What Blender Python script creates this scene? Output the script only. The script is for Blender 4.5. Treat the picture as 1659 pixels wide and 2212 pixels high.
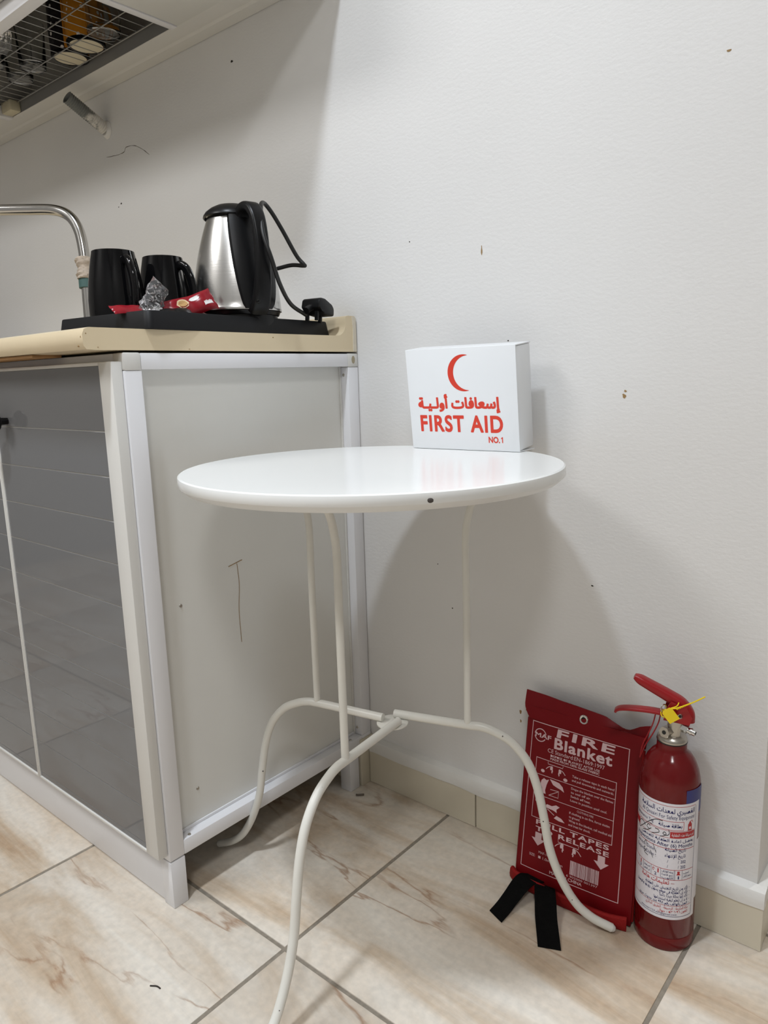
import bpy, bmesh, math, random
from mathutils import Vector, Matrix, noise
from mathutils.geometry import tessellate_polygon, delaunay_2d_cdt

sc = bpy.context.scene
for o in list(bpy.data.objects):
    bpy.data.objects.remove(o, do_unlink=True)
COL = sc.collection
PI = math.pi

# ------------------------------------------------------------------ camera
CAM = Vector((0.8991, -1.0014, 0.7973))
YAW, PITCH, ROLL, FPX = -0.7033, -0.1855, -0.0300, 1572.45
fw = Vector((math.sin(YAW)*math.cos(PITCH), math.cos(YAW)*math.cos(PITCH), math.sin(PITCH)))
rt = Vector((math.cos(YAW), -math.sin(YAW), 0)); up = rt.cross(fw)
rt2 = rt*math.cos(ROLL) + up*math.sin(ROLL); up2 = -rt*math.sin(ROLL) + up*math.cos(ROLL)
cd = bpy.data.cameras.new('camera'); cam = bpy.data.objects.new('camera', cd); COL.objects.link(cam)
m = Matrix((rt2, up2, -fw)).transposed().to_4x4(); m.translation = CAM; cam.matrix_world = m
cd.sensor_fit = 'HORIZONTAL'; cd.sensor_width = 36.0; cd.lens = 36.0*FPX/1659.0
cd.clip_start = 0.01; sc.camera = cam

# ------------------------------------------------------------------ world, light, exposure
w = bpy.data.worlds.new('world'); sc.world = w; w.use_nodes = True
w.node_tree.nodes['Background'].inputs[0].default_value = (0.9, 0.95, 1.0, 1)
w.node_tree.nodes['Background'].inputs[1].default_value = 0.05
vs = sc.view_settings
vs.view_transform = 'Standard'; vs.look = 'None'; vs.gamma = 1.0; vs.use_curve_mapping = False
vs.exposure = 0.29

CEIL = 2.55
# ceiling downlights and two added fill lamps: (x, y, radius, watts, colour)
LAMPS = [(0.285, -1.02, 0.075, 11.8, (0.84, 0.912, 1.0)),
         (1.45, -1.75, 0.20, 14.0, (0.97, 0.985, 1.0)),  # added fill, brightens the faces turned to the right
         (-0.75, -2.05, 0.45, 13.5, (0.97, 0.985, 1.0)),  # added soft fill for the wall below the wall cabinet
         (1.12, 0.62, 0.09, 8.0, (1.0, 0.96, 0.90))]

# ------------------------------------------------------------------ materials
MATS = {}
def nodes_of(name):
    mt = bpy.data.materials.new(name); mt.use_nodes = True
    nt = mt.node_tree; b = nt.nodes['Principled BSDF']; MATS[name] = mt
    return mt, nt, b
def N(nt, t, **kw):
    n = nt.nodes.new(t)
    for k, v in kw.items(): setattr(n, k, v)
    return n
def L(nt, a, b): nt.links.new(a, b)
def mat(name, col, rough=0.5, metal=0.0, spec=0.5, noise_amt=0.0, noise_scale=40.0, bump=0.0, bump_scale=200.0, coat=0.0, trans=0.0, ior=1.45, emit=None, alpha=None):
    mt, nt, b = nodes_of(name)
    c = (*col, 1.0)
    b.inputs['Base Color'].default_value = c
    b.inputs['Roughness'].default_value = rough; b.inputs['Metallic'].default_value = metal
    b.inputs['Specular IOR Level'].default_value = spec; b.inputs['Coat Weight'].default_value = coat
    b.inputs['Coat Roughness'].default_value = 0.08
    b.inputs['Transmission Weight'].default_value = trans; b.inputs['IOR'].default_value = ior
    if emit: b.inputs['Emission Color'].default_value = (*emit[0], 1); b.inputs['Emission Strength'].default_value = emit[1]
    tc = N(nt, 'ShaderNodeTexCoord')
    if noise_amt:
        nz = N(nt, 'ShaderNodeTexNoise'); nz.inputs['Scale'].default_value = noise_scale; nz.inputs['Detail'].default_value = 5
        L(nt, tc.outputs['Object'], nz.inputs['Vector'])
        mx = N(nt, 'ShaderNodeMix', data_type='RGBA')
        mx.inputs[6].default_value = tuple(x*(1-noise_amt) for x in col)+(1,)
        mx.inputs[7].default_value = tuple(min(1, x*(1+noise_amt)) for x in col)+(1,)
        L(nt, nz.outputs[0], mx.inputs[0]); L(nt, mx.outputs[2], b.inputs['Base Color'])
    if bump:
        nz = N(nt, 'ShaderNodeTexNoise'); nz.inputs['Scale'].default_value = bump_scale; nz.inputs['Detail'].default_value = 4
        L(nt, tc.outputs['Object'], nz.inputs['Vector'])
        bp = N(nt, 'ShaderNodeBump'); bp.inputs['Strength'].default_value = bump; bp.inputs['Distance'].default_value = 0.002
        L(nt, nz.outputs[0], bp.inputs['Height']); L(nt, bp.outputs[0], b.inputs['Normal'])
    return mt

def ramp(nt, stops, interp='LINEAR'):
    r = N(nt, 'ShaderNodeValToRGB'); cr = r.color_ramp; cr.interpolation = interp
    while len(cr.elements) < len(stops): cr.elements.new(0.5)
    for e, (p, c) in zip(cr.elements, stops): e.position = p; e.color = (*c, 1)
    return r

def wall_paint():
    mt, nt, b = nodes_of('wall_paint')
    tc = N(nt, 'ShaderNodeTexCoord'); b.inputs['Roughness'].default_value = 0.55
    n1 = N(nt, 'ShaderNodeTexNoise'); n1.inputs['Scale'].default_value = 3.0; n1.inputs['Detail'].default_value = 4
    L(nt, tc.outputs['Object'], n1.inputs['Vector'])
    r1 = ramp(nt, [(0.3, (0.735, 0.732, 0.725)), (0.7, (0.765, 0.763, 0.757))]); L(nt, n1.outputs[0], r1.inputs[0])
    # sparse dirt specks
    vo = N(nt, 'ShaderNodeTexVoronoi'); vo.inputs['Scale'].default_value = 15.0; L(nt, tc.outputs['Object'], vo.inputs['Vector'])
    r2 = ramp(nt, [(0.012, (1, 1, 1)), (0.022, (0, 0, 0))]); L(nt, vo.outputs['Distance'], r2.inputs[0])
    n3 = N(nt, 'ShaderNodeTexNoise'); n3.inputs['Scale'].default_value = 5.0; L(nt, tc.outputs['Object'], n3.inputs['Vector'])
    r3 = ramp(nt, [(0.50, (0, 0, 0)), (0.58, (1, 1, 1))]); L(nt, n3.outputs[0], r3.inputs[0])
    mu = N(nt, 'ShaderNodeMath', operation='MULTIPLY'); L(nt, r2.outputs[0], mu.inputs[0]); L(nt, r3.outputs[0], mu.inputs[1])
    mx = N(nt, 'ShaderNodeMix', data_type='RGBA'); L(nt, mu.outputs[0], mx.inputs[0]); L(nt, r1.outputs[0], mx.inputs[6])
    mx.inputs[7].default_value = (0.36, 0.31, 0.26, 1)
    L(nt, mx.outputs[2], b.inputs['Base Color'])
    # roller texture: fine orange peel, drawn out sideways
    mp = N(nt, 'ShaderNodeMapping'); mp.inputs['Scale'].default_value = (0.6, 0.6, 1.0); L(nt, tc.outputs['Object'], mp.inputs['Vector'])
    n2 = N(nt, 'ShaderNodeTexNoise'); n2.inputs['Scale'].default_value = 210.0; n2.inputs['Detail'].default_value = 6; L(nt, mp.outputs[0], n2.inputs['Vector'])
    n4 = N(nt, 'ShaderNodeTexNoise'); n4.inputs['Scale'].default_value = 22.0; n4.inputs['Detail'].default_value = 3; L(nt, tc.outputs['Object'], n4.inputs['Vector'])
    ad = N(nt, 'ShaderNodeMath', operation='MULTIPLY_ADD'); L(nt, n4.outputs[0], ad.inputs[0]); ad.inputs[1].default_value = 0.35; L(nt, n2.outputs[0], ad.inputs[2])
    bp = N(nt, 'ShaderNodeBump'); bp.inputs['Strength'].default_value = 0.22; bp.inputs['Distance'].default_value = 0.0016
    L(nt, ad.outputs[0], bp.inputs['Height']); L(nt, bp.outputs[0], b.inputs['Normal'])
    return mt

def tile_mat():
    mt, nt, b = nodes_of('floor_tile'); b.inputs['Roughness'].default_value = 0.32; b.inputs['Specular IOR Level'].default_value = 0.4
    tc = N(nt, 'ShaderNodeTexCoord'); oi = N(nt, 'ShaderNodeObjectInfo')
    of = N(nt, 'ShaderNodeVectorMath', operation='SCALE'); L(nt, oi.outputs['Location'], of.inputs[0]); of.inputs['Scale'].default_value = 3.71
    ad = N(nt, 'ShaderNodeVectorMath', operation='ADD'); L(nt, tc.outputs['Object'], ad.inputs[0]); L(nt, of.outputs[0], ad.inputs[1])
    mp = N(nt, 'ShaderNodeMapping'); mp.inputs['Rotation'].default_value = (0, 0, math.radians(27)); mp.inputs['Scale'].default_value = (0.34, 1.5, 1)
    L(nt, ad.outputs[0], mp.inputs['Vector'])
    n1 = N(nt, 'ShaderNodeTexNoise'); n1.inputs['Scale'].default_value = 7.0; n1.inputs['Detail'].default_value = 7; n1.inputs['Roughness'].default_value = 0.6; n1.inputs['Distortion'].default_value = 0.7
    L(nt, mp.outputs[0], n1.inputs['Vector'])
    r1 = ramp(nt, [(0.28, (0.43, 0.31, 0.205)), (0.41, (0.555, 0.46, 0.355)), (0.52, (0.65, 0.585, 0.50)), (0.68, (0.735, 0.695, 0.625))]); L(nt, n1.outputs[0], r1.inputs[0])
    # veins: thin ridges of a distorted noise
    n2 = N(nt, 'ShaderNodeTexNoise'); n2.inputs['Scale'].default_value = 3.6; n2.inputs['Detail'].default_value = 7; n2.inputs['Roughness'].default_value = 0.50; n2.inputs['Distortion'].default_value = 0.25
    L(nt, mp.outputs[0], n2.inputs['Vector'])
    s = N(nt, 'ShaderNodeMath', operation='SUBTRACT'); L(nt, n2.outputs[0], s.inputs[0]); s.inputs[1].default_value = 0.5
    a = N(nt, 'ShaderNodeMath', operation='ABSOLUTE'); L(nt, s.outputs[0], a.inputs[0])
    r2 = ramp(nt, [(0.0, (1, 1, 1)), (0.009, (0, 0, 0))]); L(nt, a.outputs[0], r2.inputs[0])
    n5 = N(nt, 'ShaderNodeTexNoise'); n5.inputs['Scale'].default_value = 6.0; L(nt, ad.outputs[0], n5.inputs['Vector'])
    r5 = ramp(nt, [(0.42, (0, 0, 0)), (0.56, (1, 1, 1))]); L(nt, n5.outputs[0], r5.inputs[0])
    mu = N(nt, 'ShaderNodeMath', operation='MULTIPLY'); L(nt, r2.outputs[0], mu.inputs[0]); L(nt, r5.outputs[0], mu.inputs[1])
    mu2 = N(nt, 'ShaderNodeMath', operation='MULTIPLY'); L(nt, mu.outputs[0], mu2.inputs[0]); mu2.inputs[1].default_value = 0.80
    mx = N(nt, 'ShaderNodeMix', data_type='RGBA'); L(nt, mu2.outputs[0], mx.inputs[0]); L(nt, r1.outputs[0], mx.inputs[6]); mx.inputs[7].default_value = (0.33, 0.20, 0.12, 1)
    # fine speckle
    n3 = N(nt, 'ShaderNodeTexNoise'); n3.inputs['Scale'].default_value = 90.0; n3.inputs['Detail'].default_value = 5; L(nt, ad.outputs[0], n3.inputs['Vector'])
    r3 = ramp(nt, [(0.3, (0.90, 0.90, 0.90)), (0.7, (1.06, 1.05, 1.04))]); L(nt, n3.outputs[0], r3.inputs[0])
    m2 = N(nt, 'ShaderNodeMix', data_type='RGBA', blend_type='MULTIPLY'); m2.inputs[0].default_value = 1.0; L(nt, mx.outputs[2], m2.inputs[6]); L(nt, r3.outputs[0], m2.inputs[7])
    L(nt, m2.outputs[2], b.inputs['Base Color'])
    bp = N(nt, 'ShaderNodeBump'); bp.inputs['Strength'].default_value = 0.12; bp.inputs['Distance'].default_value = 0.002
    L(nt, n2.outputs[0], bp.inputs['Height']); L(nt, bp.outputs[0], b.inputs['Normal'])
    return mt

def steel_mat():
    mt, nt, b = nodes_of('brushed_steel'); b.inputs['Metallic'].default_value = 1.0; b.inputs['Base Color'].default_value = (0.62, 0.61, 0.59, 1)
    b.inputs['Roughness'].default_value = 0.27
    tc = N(nt, 'ShaderNodeTexCoord'); mp = N(nt, 'ShaderNodeMapping'); mp.inputs['Scale'].default_value = (4, 4, 900); L(nt, tc.outputs['Object'], mp.inputs['Vector'])
    n = N(nt, 'ShaderNodeTexNoise'); n.inputs['Scale'].default_value = 1.0; n.inputs['Detail'].default_value = 3; L(nt, mp.outputs[0], n.inputs['Vector'])
    bp = N(nt, 'ShaderNodeBump'); bp.inputs['Strength'].default_value = 0.10; bp.inputs['Distance'].default_value = 0.0006
    L(nt, n.outputs[0], bp.inputs['Height']); L(nt, bp.outputs[0], b.inputs['Normal'])
    return mt

def dotted_mat(name, cut):
    mt, nt, b = nodes_of(name); b.inputs['Roughness'].default_value = 0.2
    tc = N(nt, 'ShaderNodeTexCoord'); dt = N(nt, 'ShaderNodeVectorMath', operation='DOT_PRODUCT')
    L(nt, tc.outputs['Object'], dt.inputs[0]); dt.inputs[1].default_value = (0.763, 0.647, 0)
    g = N(nt, 'ShaderNodeMath', operation='GREATER_THAN'); L(nt, dt.outputs['Value'], g.inputs[0]); g.inputs[1].default_value = cut
    m1 = N(nt, 'ShaderNodeMix', data_type='RGBA'); L(nt, g.outputs[0], m1.inputs[0]); m1.inputs[6].default_value = (0.012, 0.010, 0.012, 1); m1.inputs[7].default_value = (0.50, 0.20, 0.015, 1)
    vo = N(nt, 'ShaderNodeTexVoronoi'); vo.inputs['Scale'].default_value = 62.0; vo.inputs['Randomness'].default_value = 0.55; L(nt, tc.outputs['Object'], vo.inputs['Vector'])
    r = ramp(nt, [(0.20, (1, 1, 1)), (0.24, (0, 0, 0))]); L(nt, vo.outputs['Distance'], r.inputs[0])
    m2 = N(nt, 'ShaderNodeMix', data_type='RGBA'); L(nt, r.outputs[0], m2.inputs[0]); L(nt, m1.outputs[2], m2.inputs[6]); m2.inputs[7].default_value = (0.75, 0.73, 0.70, 1)
    L(nt, m2.outputs[2], b.inputs['Base Color'])
    return mt

def hose_mat():
    mt, nt, b = nodes_of('paint_smeared_plastic'); b.inputs['Roughness'].default_value = 0.5
    tc = N(nt, 'ShaderNodeTexCoord'); sx = N(nt, 'ShaderNodeSeparateXYZ'); L(nt, tc.outputs['Object'], sx.inputs[0])
    n = N(nt, 'ShaderNodeTexNoise'); n.inputs['Scale'].default_value = 55.0; n.inputs['Detail'].default_value = 4; L(nt, tc.outputs['Object'], n.inputs['Vector'])
    a = N(nt, 'ShaderNodeMath', operation='MULTIPLY_ADD'); L(nt, n.outputs[0], a.inputs[0]); a.inputs[1].default_value = 0.10; L(nt, sx.outputs['Y'], a.inputs[2])
    r = ramp(nt, [(0.005, (0.20, 0.21, 0.20)), (0.020, (0.70, 0.68, 0.64))]); L(nt, a.outputs[0], r.inputs[0]); L(nt, r.outputs[0], b.inputs['Base Color'])
    return mt

wall_paint(); tile_mat(); steel_mat(); dotted_mat('dotted_two_tone_glaze', 0.004); dotted_mat('dotted_mustard_glaze', -1.0); hose_mat()
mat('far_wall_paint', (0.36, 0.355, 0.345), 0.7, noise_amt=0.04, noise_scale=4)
mat('ceiling_paint', (0.66, 0.655, 0.645), 0.7)
mat('grout', (0.235, 0.205, 0.165), 0.9, noise_amt=0.35, noise_scale=120, bump=0.4)
mat('skirting_tile', (0.60, 0.55, 0.44), 0.35, noise_amt=0.06, noise_scale=14)
mat('skirting_paint', (0.70, 0.69, 0.66), 0.4, bump=0.5, bump_scale=60, noise_amt=0.05, noise_scale=30)
mat('white_aluminium', (0.76, 0.76, 0.78), 0.28, spec=0.5)
mat('door_frame_aluminium', (0.66, 0.65, 0.62), 0.35)
mat('joint_plastic', (0.66, 0.65, 0.62), 0.4, noise_amt=0.08, noise_scale=60)
mat('panel_laminate', (0.70, 0.695, 0.66), 0.32, noise_amt=0.03, noise_scale=12, spec=0.4)
mat('grey_slat', (0.165, 0.167, 0.172), 0.035, spec=0.45)
mat('slat_seam', (0.40, 0.39, 0.37), 0.45)
mat('black_plastic', (0.006, 0.006, 0.0065), 0.34, spec=0.28)
mat('black_matte', (0.010, 0.010, 0.011), 0.5, spec=0.25, noise_amt=0.1, noise_scale=80)
mat('black_rubber', (0.010, 0.010, 0.010), 0.45)
mat('black_glaze', (0.0035, 0.0035, 0.004), 0.06, spec=0.32)
mat('black_webbing', (0.004, 0.004, 0.004), 0.9, spec=0.1, bump=0.6, bump_scale=900)
mat('cream_counter', (0.70, 0.585, 0.40), 0.34, noise_amt=0.07, noise_scale=9, spec=0.45)
mat('counter_core', (0.66, 0.60, 0.49), 0.7, noise_amt=0.12, noise_scale=70)
mat('plywood', (0.34, 0.19, 0.08), 0.7, noise_amt=0.25, noise_scale=30)
mat('chrome', (0.55, 0.54, 0.52), 0.16, metal=1.0)
mat('valve_metal', (0.50, 0.47, 0.42), 0.30, metal=1.0)
mat('nozzle_metal', (0.72, 0.71, 0.69), 0.15, metal=1.0)
mat('wire_metal', (0.42, 0.41, 0.39), 0.4, metal=1.0)
mat('cloth_tape', (0.50, 0.42, 0.34), 0.9, noise_amt=0.3, noise_scale=150, bump=0.6, bump_scale=200)
mat('green_tape', (0.06, 0.125, 0.115), 0.6)
mat('table_enamel', (0.80, 0.81, 0.80), 0.20, spec=0.5)
mat('leg_enamel', (0.72, 0.71, 0.66), 0.32, noise_amt=0.04, noise_scale=40)
mat('bare_metal', (0.07, 0.06, 0.055), 0.6)
mat('case_white', (0.79, 0.81, 0.83), 0.30)
mat('print_red', (0.66, 0.045, 0.022), 0.45)
mat('blanket_red', (0.165, 0.003, 0.006), 0.45, spec=0.22, bump=0.05, bump_scale=90)
mat('flap_red', (0.25, 0.010, 0.010), 0.75, spec=0.2, bump=0.3, bump_scale=500)
mat('print_pink', (0.66, 0.47, 0.49), 0.6)
mat('extinguisher_red', (0.13, 0.0045, 0.0055), 0.17, spec=0.35, coat=0.15)
mat('lever_red', (0.30, 0.010, 0.013), 0.32, spec=0.4)
mat('label_white', (0.72, 0.70, 0.74), 0.35)
mat('ink_navy', (0.020, 0.022, 0.11), 0.5)
mat('ink_red', (0.42, 0.02, 0.025), 0.5)
mat('ink_black', (0.006, 0.006, 0.008), 0.4)
mat('blue_sticker', (0.030, 0.035, 0.17), 0.4)
mat('yellow_plastic', (0.85, 0.62, 0.01), 0.4)
mat('sachet_red', (0.24, 0.006, 0.014), 0.25, spec=0.5)
mat('sachet_cream', (0.72, 0.55, 0.34), 0.35)
mat('sachet_coffee', (0.50, 0.30, 0.12), 0.35)
mat('print_white', (0.78, 0.76, 0.75), 0.4)
mat('clear_film', (0.93, 0.93, 0.94), 0.06, trans=0.92, ior=1.25)
mat('clear_glass', (0.96, 0.97, 0.97), 0.03, trans=1.0, ior=1.45)
mat('mug_bisque', (0.62, 0.56, 0.42), 0.7)
mat('beige_plastic', (0.55, 0.50, 0.36), 0.5)
mat('cabinet_lining', (0.50, 0.49, 0.46), 0.5)
mat('lamp_trim', (0.8, 0.8, 0.8), 0.4)
mat('lamp_glow', (1, 1, 1), 0.5, emit=((1, 0.97, 0.93), 6.0))
mat('dust_grey', (0.14, 0.12, 0.095), 0.95)
mat('shade_grey', (0.22, 0.22, 0.215), 0.6)  # shade on the rear rail's inner face, put into a colour
mat('dark_debris', (0.03, 0.025, 0.02), 0.9)
mat('rust_stain', (0.30, 0.19, 0.08), 0.8)
mat('hairline_crack', (0.17, 0.15, 0.125), 0.9)
mat('old_glue', (0.36, 0.31, 0.21), 0.7)
mat('mustard_dots', (0.5, 0.2, 0.015), 0.2)
mat('plaster_patch', (0.73, 0.725, 0.715), 0.6, bump=0.3, bump_scale=60)

# ------------------------------------------------------------------ mesh helpers
def root_of(o):
    while o.parent: o = o.parent
    return o
def link(name, me, mt=None, parent=None, smooth=False, kind=None):
    o = bpy.data.objects.new(name, me); COL.objects.link(o)
    if parent is not None:
        o.parent = parent
    if mt is not None:
        me.materials.clear()
        for x in (mt if isinstance(mt, (list, tuple)) else [mt]): me.materials.append(MATS[x])
    if smooth:
        for p in me.polygons: p.use_smooth = True
        try: me.set_sharp_from_angle(angle=math.radians(38))
        except Exception: pass
    if kind: o['kind'] = kind
    return o
def off(parent):
    """world -> local shift: things built in world coordinates hang under unrotated roots"""
    if parent is None: return Vector((0, 0, 0))
    r = root_of(parent)
    return Vector(r.location) if not r.get('_local') else Vector((0, 0, 0))
def pyd(name, vs_, fs, mt, parent=None, smooth=False, origin=None, kind=None):
    me = bpy.data.meshes.new(name)
    s = off(parent) if parent is not None else (Vector(origin) if origin else Vector((0, 0, 0)))
    me.from_pydata([tuple(Vector(v)-s) for v in vs_], [], fs); me.validate()
    o = link(name, me, mt, parent, smooth, kind)
    if parent is None and origin: o.location = origin
    return o
def frombm(name, bm, mt, parent=None, smooth=False, origin=None, kind=None, norm=True):
    if norm: bmesh.ops.recalc_face_normals(bm, faces=bm.faces)
    me = bpy.data.meshes.new(name)
    s = off(parent) if parent is not None else (Vector(origin) if origin else Vector((0, 0, 0)))
    bmesh.ops.translate(bm, verts=bm.verts, vec=-s)
    bm.to_mesh(me); bm.free()
    o = link(name, me, mt, parent, smooth, kind)
    if parent is None and origin: o.location = origin
    return o
def bm_box(bm, lo, hi, bevel=0.0, seg=2):
    r = bmesh.ops.create_cube(bm, size=1.0); vv = r['verts']
    lo, hi = Vector(lo), Vector(hi); c = (lo+hi)/2; d = hi-lo
    for v in vv: v.co = Vector((v.co.x*d.x, v.co.y*d.y, v.co.z*d.z))+c
    if bevel:
        es = list({e for v in vv for e in v.link_edges})
        bmesh.ops.bevel(bm, geom=es, offset=bevel, segments=seg, affect='EDGES', profile=0.5)
def box(name, lo, hi, mt, parent=None, bevel=0.001, seg=2, origin=None, kind=None):
    bm = bmesh.new(); bm_box(bm, lo, hi, bevel, seg)
    return frombm(name, bm, mt, parent, smooth=bevel > 0, origin=origin, kind=kind)
def thing(name, label, cat, loc=(0, 0, 0), group=None, rot=None, local=False):
    o = bpy.data.objects.new(name, None); COL.objects.link(o); o.location = loc; o.empty_display_size = 0.05
    if rot: o.rotation_euler = rot
    o['label'] = label; o['category'] = cat
    if group: o['group'] = group
    if local: o['_local'] = 1
    return o
def tag(o, label, cat, group=None):
    o['label'] = label; o['category'] = cat
    if group: o['group'] = group
    return o
def lathe_vf(prof, seg=48, a0=0.0, a1=2*PI, c=(0, 0, 0)):
    full = abs(a1-a0-2*PI) < 1e-6; n = seg if full else seg+1
    V, F = [], []
    for i in range(n):
        a = a0+(a1-a0)*i/seg
        for r, z in prof: V.append((c[0]+r*math.cos(a), c[1]+r*math.sin(a), c[2]+z))
    k = len(prof)
    for i in range(seg):
        j = (i+1) % n
        for q in range(k-1): F.append((i*k+q, j*k+q, j*k+q+1, i*k+q+1))
    return V, F
def lathe(name, prof, mt, parent=None, seg=48, c=(0, 0, 0), smooth=True, origin=None):
    V, F = lathe_vf(prof, seg, c=c)
    bm = bmesh.new(); bv = [bm.verts.new(v) for v in V]
    for f in F:
        try: bm.faces.new([bv[i] for i in f])
        except ValueError: pass
    bmesh.ops.remove_doubles(bm, verts=bm.verts, dist=1e-6)
    return frombm(name, bm, mt, parent, smooth, origin)
def catmull(P, per=8):
    P = [Vector(p) for p in P]; Q = [P[0]*2-P[1]]+P+[P[-1]*2-P[-2]]; out = []
    for i in range(1, len(Q)-2):
        a, b, c, d = Q[i-1:i+3]
        for k in range(per):
            t = k/per
            out.append(0.5*((2*b)+(-a+c)*t+(2*a-5*b+4*c-d)*t*t+(-a+3*b-3*c+d)*t**3))
    out.append(P[-1]); return out
def sweep_bm(bm, pts, sec, upv=None, cap=True):
    """sweep a section [(x,y)...] or function k->section along pts"""
    n = len(pts); rings = []; prev = None
    for i, p in enumerate(pts):
        t = (pts[min(i+1, n-1)]-pts[max(i-1, 0)]).normalized()
        if prev is None:
            u = Vector(upv) if upv else (Vector((0, 0, 1)) if abs(t.z) < 0.9 else Vector((1, 0, 0)))
        else: u = Vector(upv) if upv else prev
        u = (u-t*u.dot(t))
        u = u.normalized() if u.length > 1e-6 else prev
        prev = u; s = t.cross(u)
        ss = sec(i/(n-1)) if callable(sec) else sec
        rings.append([bm.verts.new(p+s*x+u*y) for x, y in ss])
    k = len(rings[0])
    for a, b in zip(rings, rings[1:]):
        for q in range(k): bm.faces.new((a[q], a[(q+1) % k], b[(q+1) % k], b[q]))
    if cap: bm.faces.new(rings[0][::-1]); bm.faces.new(rings[-1])
def circ(r, n=14, ry=None): return [(r*math.cos(2*PI*i/n), (ry or r)*math.sin(2*PI*i/n)) for i in range(n)]
def rrect(wd, ht, r, n=3):
    out = []
    for cx, cy, a in ((wd/2-r, ht/2-r, 0), (-wd/2+r, ht/2-r, PI/2), (-wd/2+r, -ht/2+r, PI), (wd/2-r, -ht/2+r, 1.5*PI)):
        for i in range(n+1): out.append((cx+r*math.cos(a+PI/2*i/n), cy+r*math.sin(a+PI/2*i/n)))
    return out
def tube(name, pts, r, mt, parent=None, seg=14, per=8, origin=None, smooth_path=True):
    bm = bmesh.new(); P = catmull(pts, per) if smooth_path else [Vector(p) for p in pts]
    sweep_bm(bm, P, circ(r, seg)); return frombm(name, bm, mt, parent, True, origin)
def prism_bm(bm, poly, f0, f1):
    a = [bm.verts.new(f0(*p)) for p in poly]; b = [bm.verts.new(f1(*p)) for p in poly]; n = len(poly)
    bm.faces.new(a); bm.faces.new(b[::-1])
    for i in range(n): bm.faces.new((a[i], b[i], b[(i+1) % n], a[(i+1) % n]))

# ------------------------------------------------------------------ lettering
AR = {}
for ch, base, n in [('ا', 0xFE8D, 2), ('أ', 0xFE83, 2), ('إ', 0xFE87, 2), ('آ', 0xFE81, 2), ('ب', 0xFE8F, 4), ('ة', 0xFE93, 2), ('ت', 0xFE95, 4), ('ث', 0xFE99, 4), ('ج', 0xFE9D, 4), ('ح', 0xFEA1, 4), ('خ', 0xFEA5, 4), ('د', 0xFEA9, 2), ('ذ', 0xFEAB, 2), ('ر', 0xFEAD, 2), ('ز', 0xFEAF, 2), ('س', 0xFEB1, 4), ('ش', 0xFEB5, 4), ('ص', 0xFEB9, 4), ('ض', 0xFEBD, 4), ('ط', 0xFEC1, 4), ('ظ', 0xFEC5, 4), ('ع', 0xFEC9, 4), ('غ', 0xFECD, 4), ('ف', 0xFED1, 4), ('ق', 0xFED5, 4), ('ك', 0xFED9, 4), ('ل', 0xFEDD, 4), ('م', 0xFEE1, 4), ('ن', 0xFEE5, 4), ('ه', 0xFEE9, 4), ('و', 0xFEED, 2), ('ي', 0xFEF1, 4), ('ء', 0xFE80, 1), ('ى', 0xFEEF, 2), ('ئ', 0xFE89, 4)]:
    AR[ch] = (base, n)
def shape_ar(s):
    """joined Arabic letter forms in visual (left to right) order"""
    s = s.replace('لا', '\u0001').replace('لإ', '\u0002'); tab = dict(AR); tab['\u0001'] = (0xFEFB, 2); tab['\u0002'] = (0xFEF9, 2)
    out = []
    for i, ch in enumerate(s):
        if ch not in tab: out.append(ch); continue
        base, n = tab[ch]
        def dual(c): return c == 'ـ' or (c in tab and tab[c][1] == 4)
        def joins(c): return c == 'ـ' or (c in tab and tab[c][1] >= 2)
        pj = i > 0 and dual(s[i-1]); nj = n == 4 and i+1 < len(s) and joins(s[i+1])
        k = (1 if pj else 0) if not nj else (3 if pj else 2)
        if n == 1: k = 0
        out.append(chr(base+k))
    # reverse everything but runs of digits
    txt = out[::-1]; res = []; run = []
    for c in txt:
        if c.isdigit(): run.insert(0, c)
        else: res += run+[c]; run = []
    return ''.join(res+run)
_tc = {}
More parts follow.
